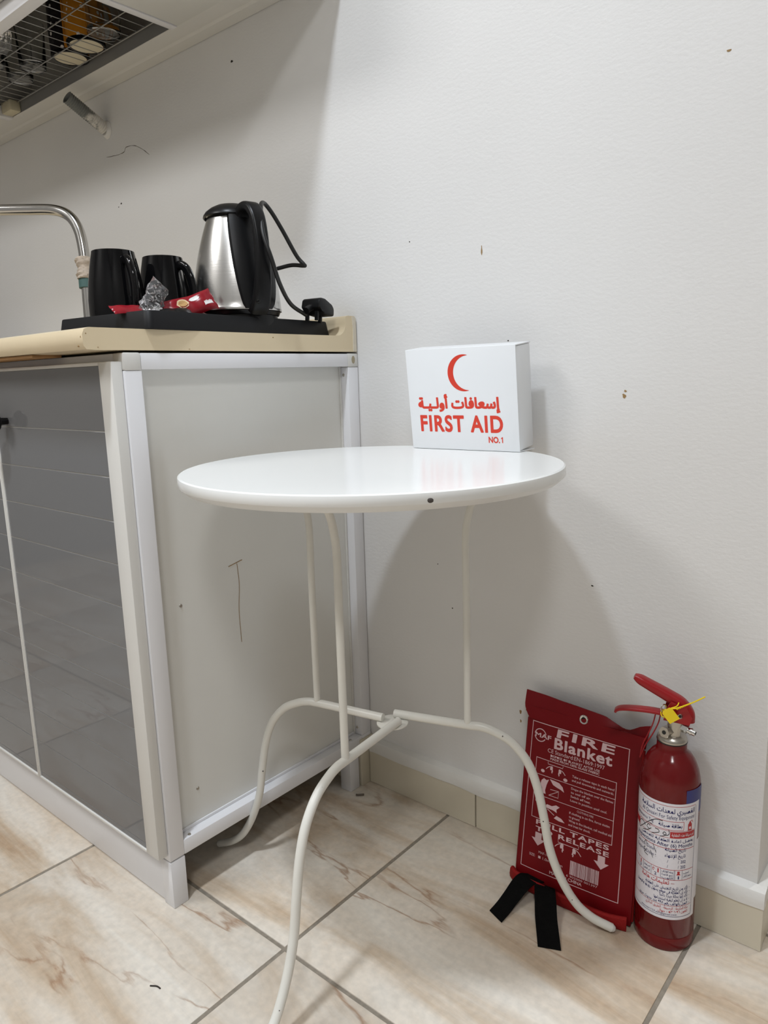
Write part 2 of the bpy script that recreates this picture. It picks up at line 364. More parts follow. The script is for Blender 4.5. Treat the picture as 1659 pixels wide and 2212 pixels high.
def glyph_tris(body, res, weight, spacing=1.0):
    key = (body, res, weight, spacing)
    if key in _tc: return _tc[key]
    cu = bpy.data.curves.new('t', 'FONT'); cu.body = body; cu.resolution_u = res; cu.space_character = spacing
    ob = bpy.data.objects.new('t', cu); COL.objects.link(ob); bpy.context.view_layer.update()
    cv = ob.to_curve(bpy.context.evaluated_depsgraph_get())
    loops = []
    for sp in cv.splines:
        pts = sp.bezier_points; n = len(pts); out = []
        for i in range(n):
            a, b = pts[i], pts[(i+1) % n]
            p0, p1, p2, p3 = a.co, a.handle_right, b.handle_left, b.co
            straight = a.handle_right_type == 'VECTOR' and b.handle_left_type == 'VECTOR'
            d = (p3-p0).length
            dev = (p1-p0).cross(p3-p0).length+(p2-p0).cross(p3-p0).length
            k = 1 if straight or dev < 1e-4*max(d, 1e-6) else res
            for q in range(k):
                t = q/k; u = 1-t
                v = p0*u**3+p1*3*u*u*t+p2*3*u*t*t+p3*t**3
                if not out or (Vector((v.x, v.y))-out[-1]).length > 1e-5: out.append(Vector((v.x, v.y)))
        if len(out) > 2 and (out[0]-out[-1]).length < 1e-5: out.pop()
        if len(out) > 2: loops.append(out)
    ob.to_curve_clear(); bpy.data.objects.remove(ob); bpy.data.curves.remove(cu)
    def area(l): return sum(l[i].x*l[(i+1) % len(l)].y-l[(i+1) % len(l)].x*l[i].y for i in range(len(l)))/2
    def inside(p, l):
        c = False
        for i in range(len(l)):
            a, b = l[i], l[i-1]
            if (a.y > p.y) != (b.y > p.y) and p.x < (b.x-a.x)*(p.y-a.y)/(b.y-a.y)+a.x: c = not c
        return c
    if not loops: _tc[key] = ([], []); return _tc[key]
    ars = [area(l) for l in loops]; sign = 1 if ars[max(range(len(ars)), key=lambda i: abs(ars[i]))] > 0 else -1
    V, T = [], []
    outers = [i for i in range(len(loops)) if ars[i]*sign > 0]; holes = [i for i in range(len(loops)) if ars[i]*sign < 0]
    own = {i: [] for i in outers}
    for h in holes:
        c = [i for i in outers if inside(loops[h][0], loops[i])]
        if c: own[min(c, key=lambda i: abs(ars[i]))].append(h)
    for i in outers:
        ls = [loops[i]]+[loops[h] for h in own[i]]
        flat = [p for l in ls for p in l]; b = len(V); V += flat
        for t in tessellate_polygon([[Vector((p.x, p.y, 0)) for p in l] for l in ls]):
            T.append(tuple(b+k for k in t))
    if weight:                                   # bolder: a stroke laid along every contour
        for l in loops:
            for i in range(len(l)):
                a, c = l[i-1], l[i]; d = c-a
                if d.length < 1e-7: continue
                d.normalize(); n = Vector((-d.y, d.x))*weight; d *= weight*0.6; b = len(V)
                V += [a-d+n, a-d-n, c+d-n, c+d+n]; T += [(b, b+1, b+2), (b, b+2, b+3)]
    # union of the overlapping pieces, so that no two faces lie in one plane
    T = [t if (V[t[1]]-V[t[0]]).cross(V[t[2]]-V[t[0]]) > 0 else t[::-1] for t in T if abs((V[t[1]]-V[t[0]]).cross(V[t[2]]-V[t[0]])) > 1e-10]
    ov, _, of, _, _, src = delaunay_2d_cdt(V, [], T, 1, 1e-5)
    V = [Vector(v) for v in ov]; T = [tuple(f) for f, q in zip(of, src) if q]
    _tc[key] = (V, T); return _tc[key]
class Print:
    """flat print gathered as 2D triangles in surface coordinates (metres)"""
    def __init__(s): s.V, s.F = [], []
    def text(s, body, x0, x1, base, cap, weight=0.0, res=3, ar=False, slant=0.0, spacing=1.0):
        V, T = glyph_tris(shape_ar(body) if ar else body, res, weight, spacing)
        if not V: return
        a, b = min(v.x for v in V), max(v.x for v in V)
        sx = (x1-x0)/(b-a); sy = cap/0.70; k = len(s.V)
        s.V += [(x0+(v.x-a)*sx+slant*v.y*sy, base+v.y*sy) for v in V]; s.F += [tuple(k+i for i in t) for t in T]
    def poly(s, pts):
        k = len(s.V); s.V += [tuple(p[:2]) for p in pts]
        for t in tessellate_polygon([[Vector((p[0], p[1], 0)) for p in pts]]): s.F.append(tuple(k+i for i in t))
    def rect(s, x0, y0, x1, y1, nx=1):
        for i in range(nx):
            a = x0+(x1-x0)*i/nx; b = x0+(x1-x0)*(i+1)/nx
            s.poly([(a, y0), (b, y0), (b, y1), (a, y1)])
    def frame(s, x0, y0, x1, y1, t, nx=1, ny=24):
        s.rect(x0, y0, x1, y0+t, nx); s.rect(x0, y1-t, x1, y1, nx)
        for i in range(ny):
            a = y0+t+(y1-y0-2*t)*i/ny; b = y0+t+(y1-y0-2*t)*(i+1)/ny
            s.rect(x0, a, x0+t, b); s.rect(x1-t, a, x1, b)
    def stroke(s, pts, t, smooth=True):
        P = catmull([(p[0], p[1], 0) for p in pts], 5) if smooth and len(pts) > 2 else [Vector((p[0], p[1], 0)) for p in pts]
        if smooth and len(pts) == 2: P = [P[0].lerp(P[1], i/4) for i in range(5)]
        k = len(s.V); n = len(P)
        for i, p in enumerate(P):
            d = (P[min(i+1, n-1)]-P[max(i-1, 0)]); d = d.normalized() if d.length else Vector((1, 0, 0)); q = Vector((-d.y, d.x, 0))*t/2
            s.V += [tuple((p+q)[:2]), tuple((p-q)[:2])]
        for i in range(n-1): s.F.append((k+2*i, k+2*i+1, k+2*i+3, k+2*i+2))
    def ellipse(s, cx, cy, rx, ry, n=24): s.poly([(cx+rx*math.cos(2*PI*i/n), cy+ry*math.sin(2*PI*i/n)) for i in range(n)])
    def ring(s, cx, cy, r, t, a0=0, a1=2*PI, n=32): s.stroke([(cx+r*math.cos(a0+(a1-a0)*i/n), cy+r*math.sin(a0+(a1-a0)*i/n)) for i in range(n+1)], t, False)
    def build(s, name, mp, mt, parent): return pyd(name, [mp(*v) for v in s.V], s.F, mt, parent)

# ------------------------------------------------------------------ the setting
def struct(o): o['kind'] = 'structure'; return o
XR, YB = 0.705, 1.25                       # wall end, passage depth
T = 0.4427; TX, TY = 0.1927, -0.4152       # tile size and joint lines
GAP = 0.0060
floor = struct(box('floor', (-2.4, -2.7, -0.06), (2.1, YB, -0.0016), 'grout', bevel=0))
random.seed(4)
bm = bmesh.new(); bm_box(bm, (GAP/2, GAP/2, -0.009), (T-GAP/2, T-GAP/2, 0.0), 0.0009, 2)
bmesh.ops.recalc_face_normals(bm, faces=bm.faces)
tile_me = bpy.data.meshes.new('tile'); bm.to_mesh(tile_me); bm.free(); tile_me.materials.append(MATS['floor_tile'])
for p in tile_me.polygons: p.use_smooth = True
tile_me.set_sharp_from_angle(angle=math.radians(30))
for i in range(-6, 5):
    for j in range(-6, 5):
        x, y = TX+i*T, TY+j*T
        if x > 2.0 or x+T < -2.4 or y > 1.2 or y+T < -2.7: continue
        if j >= 1 and x+T < XR: continue
        t = bpy.data.objects.new('tile', tile_me); COL.objects.link(t); t.parent = floor; t.location = (x, y, 0.0)
struct(box('wall_back', (-2.4, 0, 0), (XR, 0.16, CEIL), 'wall_paint', bevel=0.002))
struct(box('wall_passage', (0.55, 0.16, 0), (XR, YB, CEIL), 'wall_paint', bevel=0.002))
struct(box('wall_far', (0.55, YB, 0), (2.1, YB+0.1, CEIL), 'wall_paint', bevel=0))
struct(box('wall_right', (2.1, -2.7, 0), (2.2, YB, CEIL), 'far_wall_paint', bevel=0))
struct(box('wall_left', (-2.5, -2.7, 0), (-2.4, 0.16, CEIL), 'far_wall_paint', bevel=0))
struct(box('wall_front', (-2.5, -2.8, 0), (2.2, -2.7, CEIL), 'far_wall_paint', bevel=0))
struct(box('ceiling', (-2.5, -2.8, CEIL), (2.2, YB+0.1, CEIL+0.1), 'ceiling_paint', bevel=0))

# skirting: tiles with a smeared painted cap
SK = 0.0125
bb = struct(box('baseboard_back', (0.004, -SK*0.55, 0.001), (XR, 0.0, 0.078), 'skirting_paint', bevel=0.0005))
def skirting_tile(x0, x1, par):
    bm = bmesh.new(); prof = [(0.0, 0.0005), (-SK, 0.0005), (-SK, 0.0715), (-SK+0.0012, 0.0735), (0.0, 0.0735)]
    prism_bm(bm, prof, lambda y, z: Vector((x0, y, z)), lambda y, z: Vector((x1, y, z)))
    return frombm('skirting_tile', bm, 'skirting_tile', par)
skirting_tile(0.0045, 0.2515, bb); skirting_tile(0.2545, XR+0.0115, bb)
# painted cap, uneven along its length
bm = bmesh.new(); pr = []
for i in range(57):
    x = 0.0045+(XR+0.0125-0.0045)*i/56
    a = 0.0014*noise.noise(Vector((x*17, 0, 3))); b_ = 0.0010*noise.noise(Vector((x*31, 5, 0)))
    pr.append([bm.verts.new((x, y, z)) for y, z in [(0.0, 0.066), (-SK-0.0011+b_, 0.0655+a*2.2), (-SK-0.0016+b_, 0.072+a), (-SK-0.001, 0.083+a), (-SK+0.0015, 0.0885+a), (-0.004+b_, 0.0915+a), (0.0, 0.093)]])
for a, b_ in zip(pr, pr[1:]):
    for q in range(6): bm.faces.new((a[q], b_[q], b_[q+1], a[q+1]))
bm.faces.new(pr[0]); bm.faces.new(pr[-1][::-1])
frombm('painted_cap', bm, 'skirting_paint', bb, True)
bs = struct(box('baseboard_passage', (XR, 0.0005, 0.001), (XR+0.011, 0.9, 0.0735), 'skirting_tile', bevel=0.001))
box('painted_cap', (XR-0.001, 0.0005, 0.068), (XR+0.0125, 0.9, 0.092), 'skirting_paint', bs, 0.003)
bl_ = struct(box('baseboard_left', (-2.39, -0.036, 0.0), (0.0035, 0.0, 0.098), 'skirting_tile', bevel=0.001))
bw = struct(box('baseboard_front', (-2.4, -2.7, 0.0), (2.1, -2.688, 0.085), 'skirting_tile', bevel=0.001))
# marks in the wall paint: rust stain by the fire blanket, crack below the hose, scuffs, filled holes
WB = bpy.data.objects['wall_back']
def flat_mark(name, pts, mt, y=-0.0004):
    return pyd(name, [(x, y, z) for x, z in pts]+[(x, 0.0005, z) for x, z in pts], [tuple(range(len(pts)))]+[(i, (i+1) % len(pts), len(pts)+(i+1) % len(pts), len(pts)+i) for i in range(len(pts))], mt, WB)
def blob(cx, cz, rx, rz, k): return [(cx+rx*math.cos(a)*(1+0.35*math.sin(3*a+k)), cz+rz*math.sin(a)*(1+0.3*math.cos(2*a+k))) for a in [2*PI*i/10 for i in range(10)]]
for q, (x, z, rx, rz) in enumerate([(0.335, 0.240, 0.0018, 0.0045), (0.3355, 0.224, 0.0012, 0.003), (0.3465, 0.247, 0.002, 0.0012)]): flat_mark('rust_stain', blob(x, z, rx, rz, q), 'rust_stain')
for q, (x, z, rx, rz) in enumerate([(0.61, 1.165, 0.0025, 0.0016), (0.495, 0.759, 0.0025, 0.0035), (0.4965, 0.766, 0.0018, 0.0014), (0.263, 0.982, 0.0012, 0.006), (-0.73, 1.212, 0.003, 0.0015), (-0.742, 1.206, 0.0015, 0.0012), (0.31, 0.844, 0.0011, 0.0011), (0.123, 1.013, 0.001, 0.0012), (0.455, 0.478, 0.002, 0.001), (-0.30, 1.40, 0.0035, 0.0018), (0.20, 0.395, 0.001, 0.001), (0.17, 0.47, 0.0009, 0.0009)]):
    flat_mark('scuff_mark', blob(x, z, rx, rz, q), 'rust_stain' if q in (0, 1, 2, 3) else 'dark_debris')
crk = catmull([(-0.775, 0, 1.322), (-0.735, 0, 1.318), (-0.70, 0, 1.318), (-0.69, 0, 1.326), (-0.66, 0, 1.324), (-0.63, 0, 1.312), (-0.60, 0, 1.293)], 4)
flat_mark('wall_crack', [(p.x, p.z+0.0003+0.0009*max(0, math.sin(i*1.3-2))**2) for i, p in enumerate(crk)]+[(p.x, p.z-0.0005*(0.4+abs(math.sin(i*2.1)))) for i, p in reversed(list(enumerate(crk)))], 'hairline_crack')

# ------------------------------------------------------------------ ceiling lamps and added fill lamps
for k, (x, y, r, wt, col) in enumerate(LAMPS):
    lt = thing('ceiling_or_fill_lamp', ['round recessed ceiling downlight in front of the wall cabinet', 'wide round fill lamp added unseen over the right half of the room', 'very wide round fill lamp added unseen over the left half of the room', 'round recessed ceiling downlight in the side passage'][k], 'lamp', (x, y, CEIL))
    lathe('trim_ring', [(r, 0.0), (r+0.018, 0.0), (r+0.018, -0.006), (r+0.002, -0.010), (r, -0.006)], 'lamp_trim', lt, 40, (x, y, CEIL))
    lathe('diffuser', [(0.0, -0.004), (r, -0.004), (r, 0.0)], 'lamp_glow', lt, 40, (x, y, CEIL))
    ld = bpy.data.lights.new('downlight', 'AREA'); ld.shape = 'DISK'; ld.size = 2*r; ld.energy = wt; ld.color = col; ld.spread = math.radians(118 if k == 0 else 180)  # the added fill lamps use this light too
    lo = bpy.data.objects.new('downlight', ld); COL.objects.link(lo); lo.parent = lt; lo.location = (0, 0, -0.012)

# ------------------------------------------------------------------ base cabinet
D, H = 0.4666, 0.8374
PW = 0.026; XL = -1.17
cab = thing('base_cabinet', 'white aluminium-framed kitchen base cabinet with grey slatted doors', 'cabinet', (0, -D, 0))
for x0 in (-PW, XL):
    for y0, foot_y in ((-D, -D), (-PW-0.002, -0.045-0.0)):
        box('post', (x0, y0, 0.104 if y0 > -0.2 else 0.080), (x0+PW, y0+PW, 0.8135), 'white_aluminium', cab, 0.0012)
        box('corner_block', (x0-0.0004, y0-0.0004, 0.8135), (x0+PW+0.0006, y0+PW, H), 'joint_plastic', cab, 0.0025)
        if y0 > -0.2: box('corner_block', (x0-0.0004, y0, 0.079), (x0+PW+0.0004, y0+PW, 0.104), 'white_aluminium', cab, 0.0015)
        fy = y0 if y0 < -0.2 else -0.0445-PW
        box('foot', (x0, fy if y0 < -0.2 else -0.066, 0.0), (x0+PW, (fy+PW) if y0 < -0.2 else -0.040, 0.0778), 'white_aluminium', cab, 0.0012)
# darkened spot on the rear corner block
bmk = bmesh.new(); prism_bm(bmk, [(-0.0145+0.0045*math.cos(a), 0.8265+0.007*math.sin(a)) for a in [2*PI*i/14 for i in range(14)]], lambda y, z: Vector((0.0007, y, z)), lambda y, z: Vector((-0.001, y, z)))
frombm('glue_spot', bmk, 'old_glue', cab)
for x0 in (-PW, XL):
    box('top_rail', (x0, -D+PW, 0.8147), (x0+PW, -PW-0.002, H-0.0006), 'white_aluminium', cab, 0.001)
    box('bottom_rail', (x0, -D+PW, 0.0798), (x0+PW, -PW-0.002, 0.1035), 'white_aluminium', cab, 0.001)
    box('side_panel', (x0+0.002, -D+0.02, 0.100), (x0+0.006, -0.02, 0.82), 'panel_laminate', cab, 0)
box('front_rail', (XL+PW, -D, 0.8262), (-PW, -D+PW, H-0.0006), 'white_aluminium', cab, 0.001)
box('front_rail', (XL+PW, -D, 0.0745), (-PW, -D+PW, 0.100), 'white_aluminium', cab, 0.001)
box('rear_rail', (XL+PW, -0.028, 0.8147), (-PW, -0.004, H-0.0006), 'white_aluminium', cab, 0.001)
box('plinth', (XL+0.01, -D+0.0035, 0.0008), (-PW+0.002, -D+0.014, 0.0742), 'white_aluminium', cab, 0.0006)
box('bottom_shelf', (XL+PW, -D+PW, 0.100), (-PW, -0.02, 0.110), 'panel_laminate', cab, 0)
box('back_panel', (XL+PW, -0.020, 0.100), (-PW, -0.016, 0.81), 'panel_laminate', cab, 0)
# inner lip of the panel groove and screws
box('panel_bead', (-PW+0.006, -D+PW, 0.1035), (-PW+0.0085, -PW-0.002, 0.1085), 'white_aluminium', cab, 0.0005)
box('panel_bead', (-PW+0.006, -PW-0.006, 0.1035), (-PW+0.009, -PW-0.002, 0.8147), 'joint_plastic', cab, 0.0005)
def screw(x, y, z, ax, par, r=0.003):
    bm = bmesh.new(); bmesh.ops.create_cone(bm, cap_ends=True, segments=12, radius1=r, radius2=r*0.7, depth=0.0016)
    rot = Matrix.Rotation(PI/2, 4, 'Y') if ax == 'X' else (Matrix.Rotation(PI/2, 4, 'X') if ax == 'Y' else Matrix.Identity(4))
    bmesh.ops.transform(bm, matrix=Matrix.Translation((x, y, z)) @ rot, verts=bm.verts); return frombm('screw', bm, 'valve_metal', par)
for x, y, z, ax in [(-0.0195, -0.398, 0.465, 'X'), (-0.0195, -0.395, 0.162, 'X'), (-0.012, -0.0285, 0.800, 'Y'), (-0.012, -0.0285, 0.118, 'Y'), (-0.006, -0.426, 0.1040, 'Z'), (-0.006, -0.055, 0.1040, 'Z')]: screw(x, y, z, ax, cab)
# scratch on the side panel
for P in ([(-0.288, 0.507), (-0.286, 0.47), (-0.290, 0.43), (-0.289, 0.374)], [(-0.305, 0.505), (-0.285, 0.509), (-0.277, 0.5105)]):
    c_ = catmull([(0, y, z) for y, z in P], 5); n_ = len(c_); wd = 0.0005
    horiz = P is not None and abs(P[0][0]-P[-1][0]) > 0.02
    A = [(-0.0196, p.y-(0 if horiz else wd), p.z-(wd*1.4 if horiz else 0)) for p in c_]; B = [(-0.0196, p.y+(0 if horiz else wd), p.z+(wd*1.4 if horiz else 0)) for p in c_]
    pyd('scratch', A+B, [(i, i+1, n_+i+1, n_+i) for i in range(n_-1)], 'rust_stain', cab)
# doors: a frame with grey horizontal slats between thin seams
ZS = [0.826-0.004]+[0.7325-0.0629*k for k in range(11)]
def door(xa, xb, knob_x, hinge_right, y_front, z0, z1, par, seams, depth=0.016, fr=0.033, knob_z=0.742):
    fr_r, fr_l = (fr, 0.0042) if hinge_right else (0.0042, fr)
    bm = bmesh.new()
    bm_box(bm, (xb-fr_r, y_front, z0), (xb, y_front+depth, z1), 0.0012)
    bm_box(bm, (xa, y_front, z0), (xa+fr_l, y_front+depth, z1), 0.001)
    bm_box(bm, (xa+fr_l, y_front, z1-0.0045), (xb-fr_r, y_front+depth, z1), 0.0008)
    bm_box(bm, (xa+fr_l, y_front, z0), (xb-fr_r, y_front+depth, z0+0.0045), 0.0008)
    d = frombm('door', bm, 'door_frame_aluminium', par, True)
    box('backing', (xa+fr_l, y_front+0.0030, z0+0.004), (xb-fr_r, y_front+0.008, z1-0.004), 'slat_seam', d, 0)
    zz = [z1-0.0045]+sorted([s for s in seams if z0+0.010 < s < z1-0.02], reverse=True)+[z0+0.0045]
    for a, b in zip(zz, zz[1:]):
        box('slat', (xa+fr_l, y_front+0.0022, b+0.0007), (xb-fr_r, y_front+0.0030, a-0.0007), 'grey_slat', d, 0.0004, 1)
    if knob_x is not None:
        V, F = lathe_vf([(0.0, -0.029), (0.010, -0.0285), (0.0155, -0.025), (0.0168, -0.020), (0.014, -0.015), (0.006, -0.011), (0.0055, 0.0), (0.0, 0.0)], 28)
        pyd('knob', [(knob_x+v[0], y_front+0.002+v[2], knob_z+v[1]) for v in V], F, 'black_plastic', d, True)
    return d
YF = -D-0.0165
for (xa, xb, kx, hr) in [(-0.3895, -0.004, -0.3435, True), (-0.7765, -0.3915, -0.435, False), (-1.164, -0.7785, -1.12, True)]:
    door(xa, xb, kx, hr, YF, 0.0900, 0.826, cab, ZS[1:])

# ------------------------------------------------------------------ countertop
ct = bmesh.new()
prof = [(-0.012, 0.8404), (-0.500, 0.8404), (-0.516, 0.8412), (-0.5195, 0.846), (-0.520, 0.860), (-0.517, 0.8665), (-0.510, 0.869), (-0.40, 0.8685), (-0.20, 0.868), (-0.060, 0.868)]
for i in range(7):
    a = -PI/2+i*(PI/2)/6; prof.append((-0.050+0.021*math.cos(a), 0.8895+0.0215*math.sin(a)))
prof += [(-0.029, 0.898), (-0.027, 0.9018), (-0.022, 0.9028), (-0.006, 0.9025), (-0.003, 0.900), (-0.003, 0.8404)]
XC0, XC1 = -1.22, -0.0015
rows = []
nx = 40
for i in range(nx+1):
    x = XC0+(XC1-XC0)*i/nx
    rows.append([ct.verts.new((x, y, z+0.0007*noise.noise(Vector((x*3, y*4, 1))))) for y, z in prof])
k = len(prof)
for a, b in zip(rows, rows[1:]):
    for q in range(k): ct.faces.new((a[q], a[(q+1) % k], b[(q+1) % k], b[q]))
ct.faces.new(rows[0]); ct.faces.new(rows[-1][::-1])
ctop = thing('countertop', 'cream solid-surface countertop with a raised back edge on the cabinet', 'countertop', (0, -0.26, 0.8404))
slab = frombm('slab', ct, 'cream_counter', ctop, True)
# worn end of the raised edge and bare core along the lower front edge
bmk = bmesh.new(); prism_bm(bmk, [(-0.012, 0.841), (-0.0035, 0.841), (-0.0035, 0.899), (-0.007, 0.9015), (-0.013, 0.9015), (-0.011, 0.88)], lambda y, z: Vector((0.0, y, z)), lambda y, z: Vector((-0.004, y, z)))
frombm('worn_edge', bmk, 'counter_core', slab)
for k, (x, y, z, r) in enumerate([(-0.003, -0.5165, 0.852, 0.0013), (-0.006, -0.5192, 0.857, 0.0011), (-0.002, -0.5150, 0.8610, 0.0010), (-0.014, -0.5195, 0.8455, 0.0012), (-0.0017, -0.500, 0.8440, 0.0010), (-0.0017, -0.36, 0.8425, 0.0012), (-0.0017, -0.20, 0.8620, 0.0012)]):
    bm = bmesh.new(); bmesh.ops.create_icosphere(bm, subdivisions=1, radius=r)
    for v in bm.verts: v.co = Vector((v.co.x*0.8, v.co.y*1.5, v.co.z*(1+0.6*math.sin(k))))+Vector((x, y, z))
    frombm('edge_chip', bm, 'rust_stain', slab)
box('bare_core', (XC0+0.01, -0.43, 0.8372), (-0.06, -0.05, 0.8402), 'counter_core', ctop, 0.0008)
box('plywood_underside', (XC0+0.01, -0.513, 0.8365), (-0.16, -0.470, 0.8404), 'plywood', ctop, 0.0005)
box('packing_strip', (XC0+0.05, -D+0.004, H), (-0.35, -D+0.03, 0.8404), 'plywood', ctop, 0)
# dark flat thing on the counter, seen by its edge
bd = thing('drip_mat', 'thin black flat drip mat lying on the counter beside the tray', 'mat', (-0.60, -0.40, 0.869))
box('mat_sheet', (-0.75, -0.475, 0.8690), (-0.40, -0.32, 0.8725), 'black_plastic', bd, 0.0012)
box('rim', (-0.75, -0.475, 0.8725), (-0.40, -0.470, 0.8765), 'black_plastic', bd, 0.001)

# ------------------------------------------------------------------ wall cabinet with wire rack
HU = 1.4595; WT = 2.05; WX0 = -1.55; WD = -0.304
wc = thing('wall_cabinet', 'white aluminium wall cabinet with an open wire dish rack underside', 'cabinet', (0, -0.15, HU))
bm = bmesh.new(); prism_bm(bm, [(0.0, HU), (-0.026, HU), (-0.030, HU+0.0035), (-0.0655, HU+0.0035), (-0.0665, HU+0.0045), (-0.0665, HU+0.034), (0.0, HU+0.034)], lambda y, z: Vector((WX0, y-0.001, z)), lambda y, z: Vector((0.0, y-0.001, z)))
frombm('rear_rail', bm, 'door_frame_aluminium', wc)
box('front_rail', (WX0, WD, HU), (0.0, -0.280, HU+0.030), 'white_aluminium', wc, 0.0015)
box('divider_rail', (-0.3915, -0.280, HU+0.001), (-0.3745, -0.0665, HU+0.026), 'white_aluminium', wc, 0.001)
box('divider_rail', (-1.105, -0.280, HU+0.001), (-1.080, -0.0665, HU+0.026), 'white_aluminium', wc, 0.001)
box('bottom_panel', (-0.373, -0.280, HU+0.003), (-0.001, -0.0665, HU+0.008), 'panel_laminate', wc, 0.0004)
box('bottom_panel', (WX0, -0.280, HU+0.003), (-1.1065, -0.0665, HU+0.008), 'panel_laminate', wc, 0.0004)
box('end_panel', (-0.012, -0.280, HU+0.03), (-0.001, -0.001, WT), 'panel_laminate', wc, 0.0006)
box('end_panel', (WX0, -0.280, HU+0.03), (WX0+0.012, -0.001, WT), 'panel_laminate', wc, 0.0006)
box('partition', (-0.389, -0.275, HU+0.03), (-0.377, -0.006, WT), 'cabinet_lining', wc, 0)
box('partition', (-1.098, -0.275, HU+0.03), (-1.086, -0.006, WT), 'cabinet_lining', wc, 0)
box('back_panel', (WX0, -0.006, HU+0.034), (-0.001, -0.001, WT), 'cabinet_lining', wc, 0)
box('top_panel', (WX0, WD, WT), (0.0, -0.001, WT+0.014), 'panel_laminate', wc, 0.001)
for xa, xb in ((-0.385, -0.002), (-0.772, -0.387), (-1.159, -0.774), (-1.546, -1.161)):
    door(xa, xb, None, True, WD-0.017, HU+0.028, WT, wc, [HU+0.03+0.0629*k for k in range(1, 10)])
ZR = HU+0.025
rk = frombm('wire_rack', (lambda b: (sweep_bm(b, [Vector((-1.072, -0.0765, ZR)), Vector((-0.402, -0.0765, ZR))], circ(0.0013, 8)), sweep_bm(b, [Vector((-1.072, -0.272, ZR)), Vector((-0.402, -0.272, ZR))], circ(0.0013, 8)), b)[-1])(bmesh.new()), 'wire_metal', wc, True)
for y in (-0.139, -0.205): tube('wire', [(-1.072, y, ZR-0.0022), (-0.402, y, ZR-0.0022)], 0.0012, 'wire_metal', rk, 8, 1, smooth_path=False)
n_w = 24
for i in range(n_w):
    x = -1.068+(0.662)*i/(n_w-1)
    tube('wire', [(x, -0.274, ZR), (x, -0.0745, ZR)], 0.0008, 'wire_metal', rk, 6, 1, smooth_path=False)
box('shade_strip', (-1.079, -0.0680, HU+0.005), (-0.392, -0.0668, HU+0.034), 'shade_grey', wc, 0)  # added dark strip, paints the shade on the rear rail's inner face
box('corner_bracket', (-1.079, -0.095, HU+0.004), (-1.030, -0.068, HU+0.030), 'beige_plastic', wc, 0.004)
# crockery standing on the rack
def mug_prof(r0, r1, h, t=0.003): return [(0.0, 0.002), (r0*0.82, 0.002), (r0*0.84, 0.0), (r0*0.93, 0.0), (r0, 0.006), ((r0+r1)/2+0.0015, h*0.5), (r1, h), (r1-t, h), ((r0+r1)/2-t, h*0.5), (r0-t, 0.008), (0.0, 0.006)]
for k, (x, y, lab) in enumerate([(-0.625, -0.112, 'mustard yellow mug with white dots on the wire rack, cream base showing'), (-0.704, -0.106, 'half black half mustard mug with white dots on the wire rack')]):
    z0 = ZR+0.0012
    g = thing('dotted_mug', lab, 'mug', (x, y, z0), 'dotted mugs on the wire rack')
    V = mug_prof(0.0385, 0.0388, 0.105)
    body = lathe('body', V, 'dotted_two_tone_glaze' if k else 'dotted_mustard_glaze', g, 40, (x, y, z0))
    lathe('unglazed_base', [(0.0, -0.0006), (0.0325, -0.0006), (0.0335, 0.0008), (0.0, 0.0008)], 'mug_bisque', g, 36, (x, y, z0))
    lathe('base_ring', [(0.0335, 0.0), (0.0335, -0.0009), (0.0378, -0.0009), (0.039, 0.004), (0.0385, 0.006)], 'black_glaze', g, 36, (x, y, z0))
    tube('handle', [(x+0.006, y+0.037, z0+0.085), (x+0.010, y+0.052, z0+0.080), (x+0.012, y+0.057, z0+0.055), (x+0.009, y+0.050, z0+0.028), (x+0.006, y+0.037, z0+0.022)], 0.0040, 'dotted_mustard_glaze', g, 10)
for k, (x, y, r, h, lab) in enumerate([(-0.815, -0.135, 0.031, 0.09, 'clear drinking glass on the wire rack beside the dotted mugs'), (-0.90, -0.125, 0.031, 0.09, 'clear drinking glass in the middle of the wire rack'), (-0.86, -0.205, 0.031, 0.085, 'clear drinking glass on the wire rack near the cabinet door'), (-0.555, -0.112, 0.036, 0.10, 'wide clear glass on the wire rack against the divider')]):
    lathe('drinking_glass', [(0.0, 0.0), (r*0.85, 0.0), (r*0.9, 0.002), (r, h), (r-0.002, h), (r*0.86, 0.010), (0.0, 0.009)], 'clear_glass', None, 32, origin=None).location = (x, y, ZR+0.0012)
    tag(bpy.context.scene.objects[-1] if False else [o for o in COL.objects if o.name.startswith('drinking_glass')][-1], lab, 'glass', 'glasses on the wire rack')
pk = thing('clear_pouch', 'crumpled clear plastic pouch with a small red label on the wire rack', 'pouch', (-0.78, -0.225, ZR+0.0012))
bm = bmesh.new(); bmesh.ops.create_icosphere(bm, subdivisions=3, radius=1.0)
for v in bm.verts:
    n_ = 1+0.25*noise.noise(v.co*2.2); v.co = Vector((v.co.x*0.040*n_-0.78, v.co.y*0.026*n_-0.225, max(-0.021, v.co.z*0.03*n_)+ZR+0.0225))
frombm('film', bm, 'clear_film', pk)
box('label_patch', (-0.80, -0.2555, ZR+0.012), (-0.765, -0.2535, ZR+0.028), 'sachet_red', pk, 0.0005)

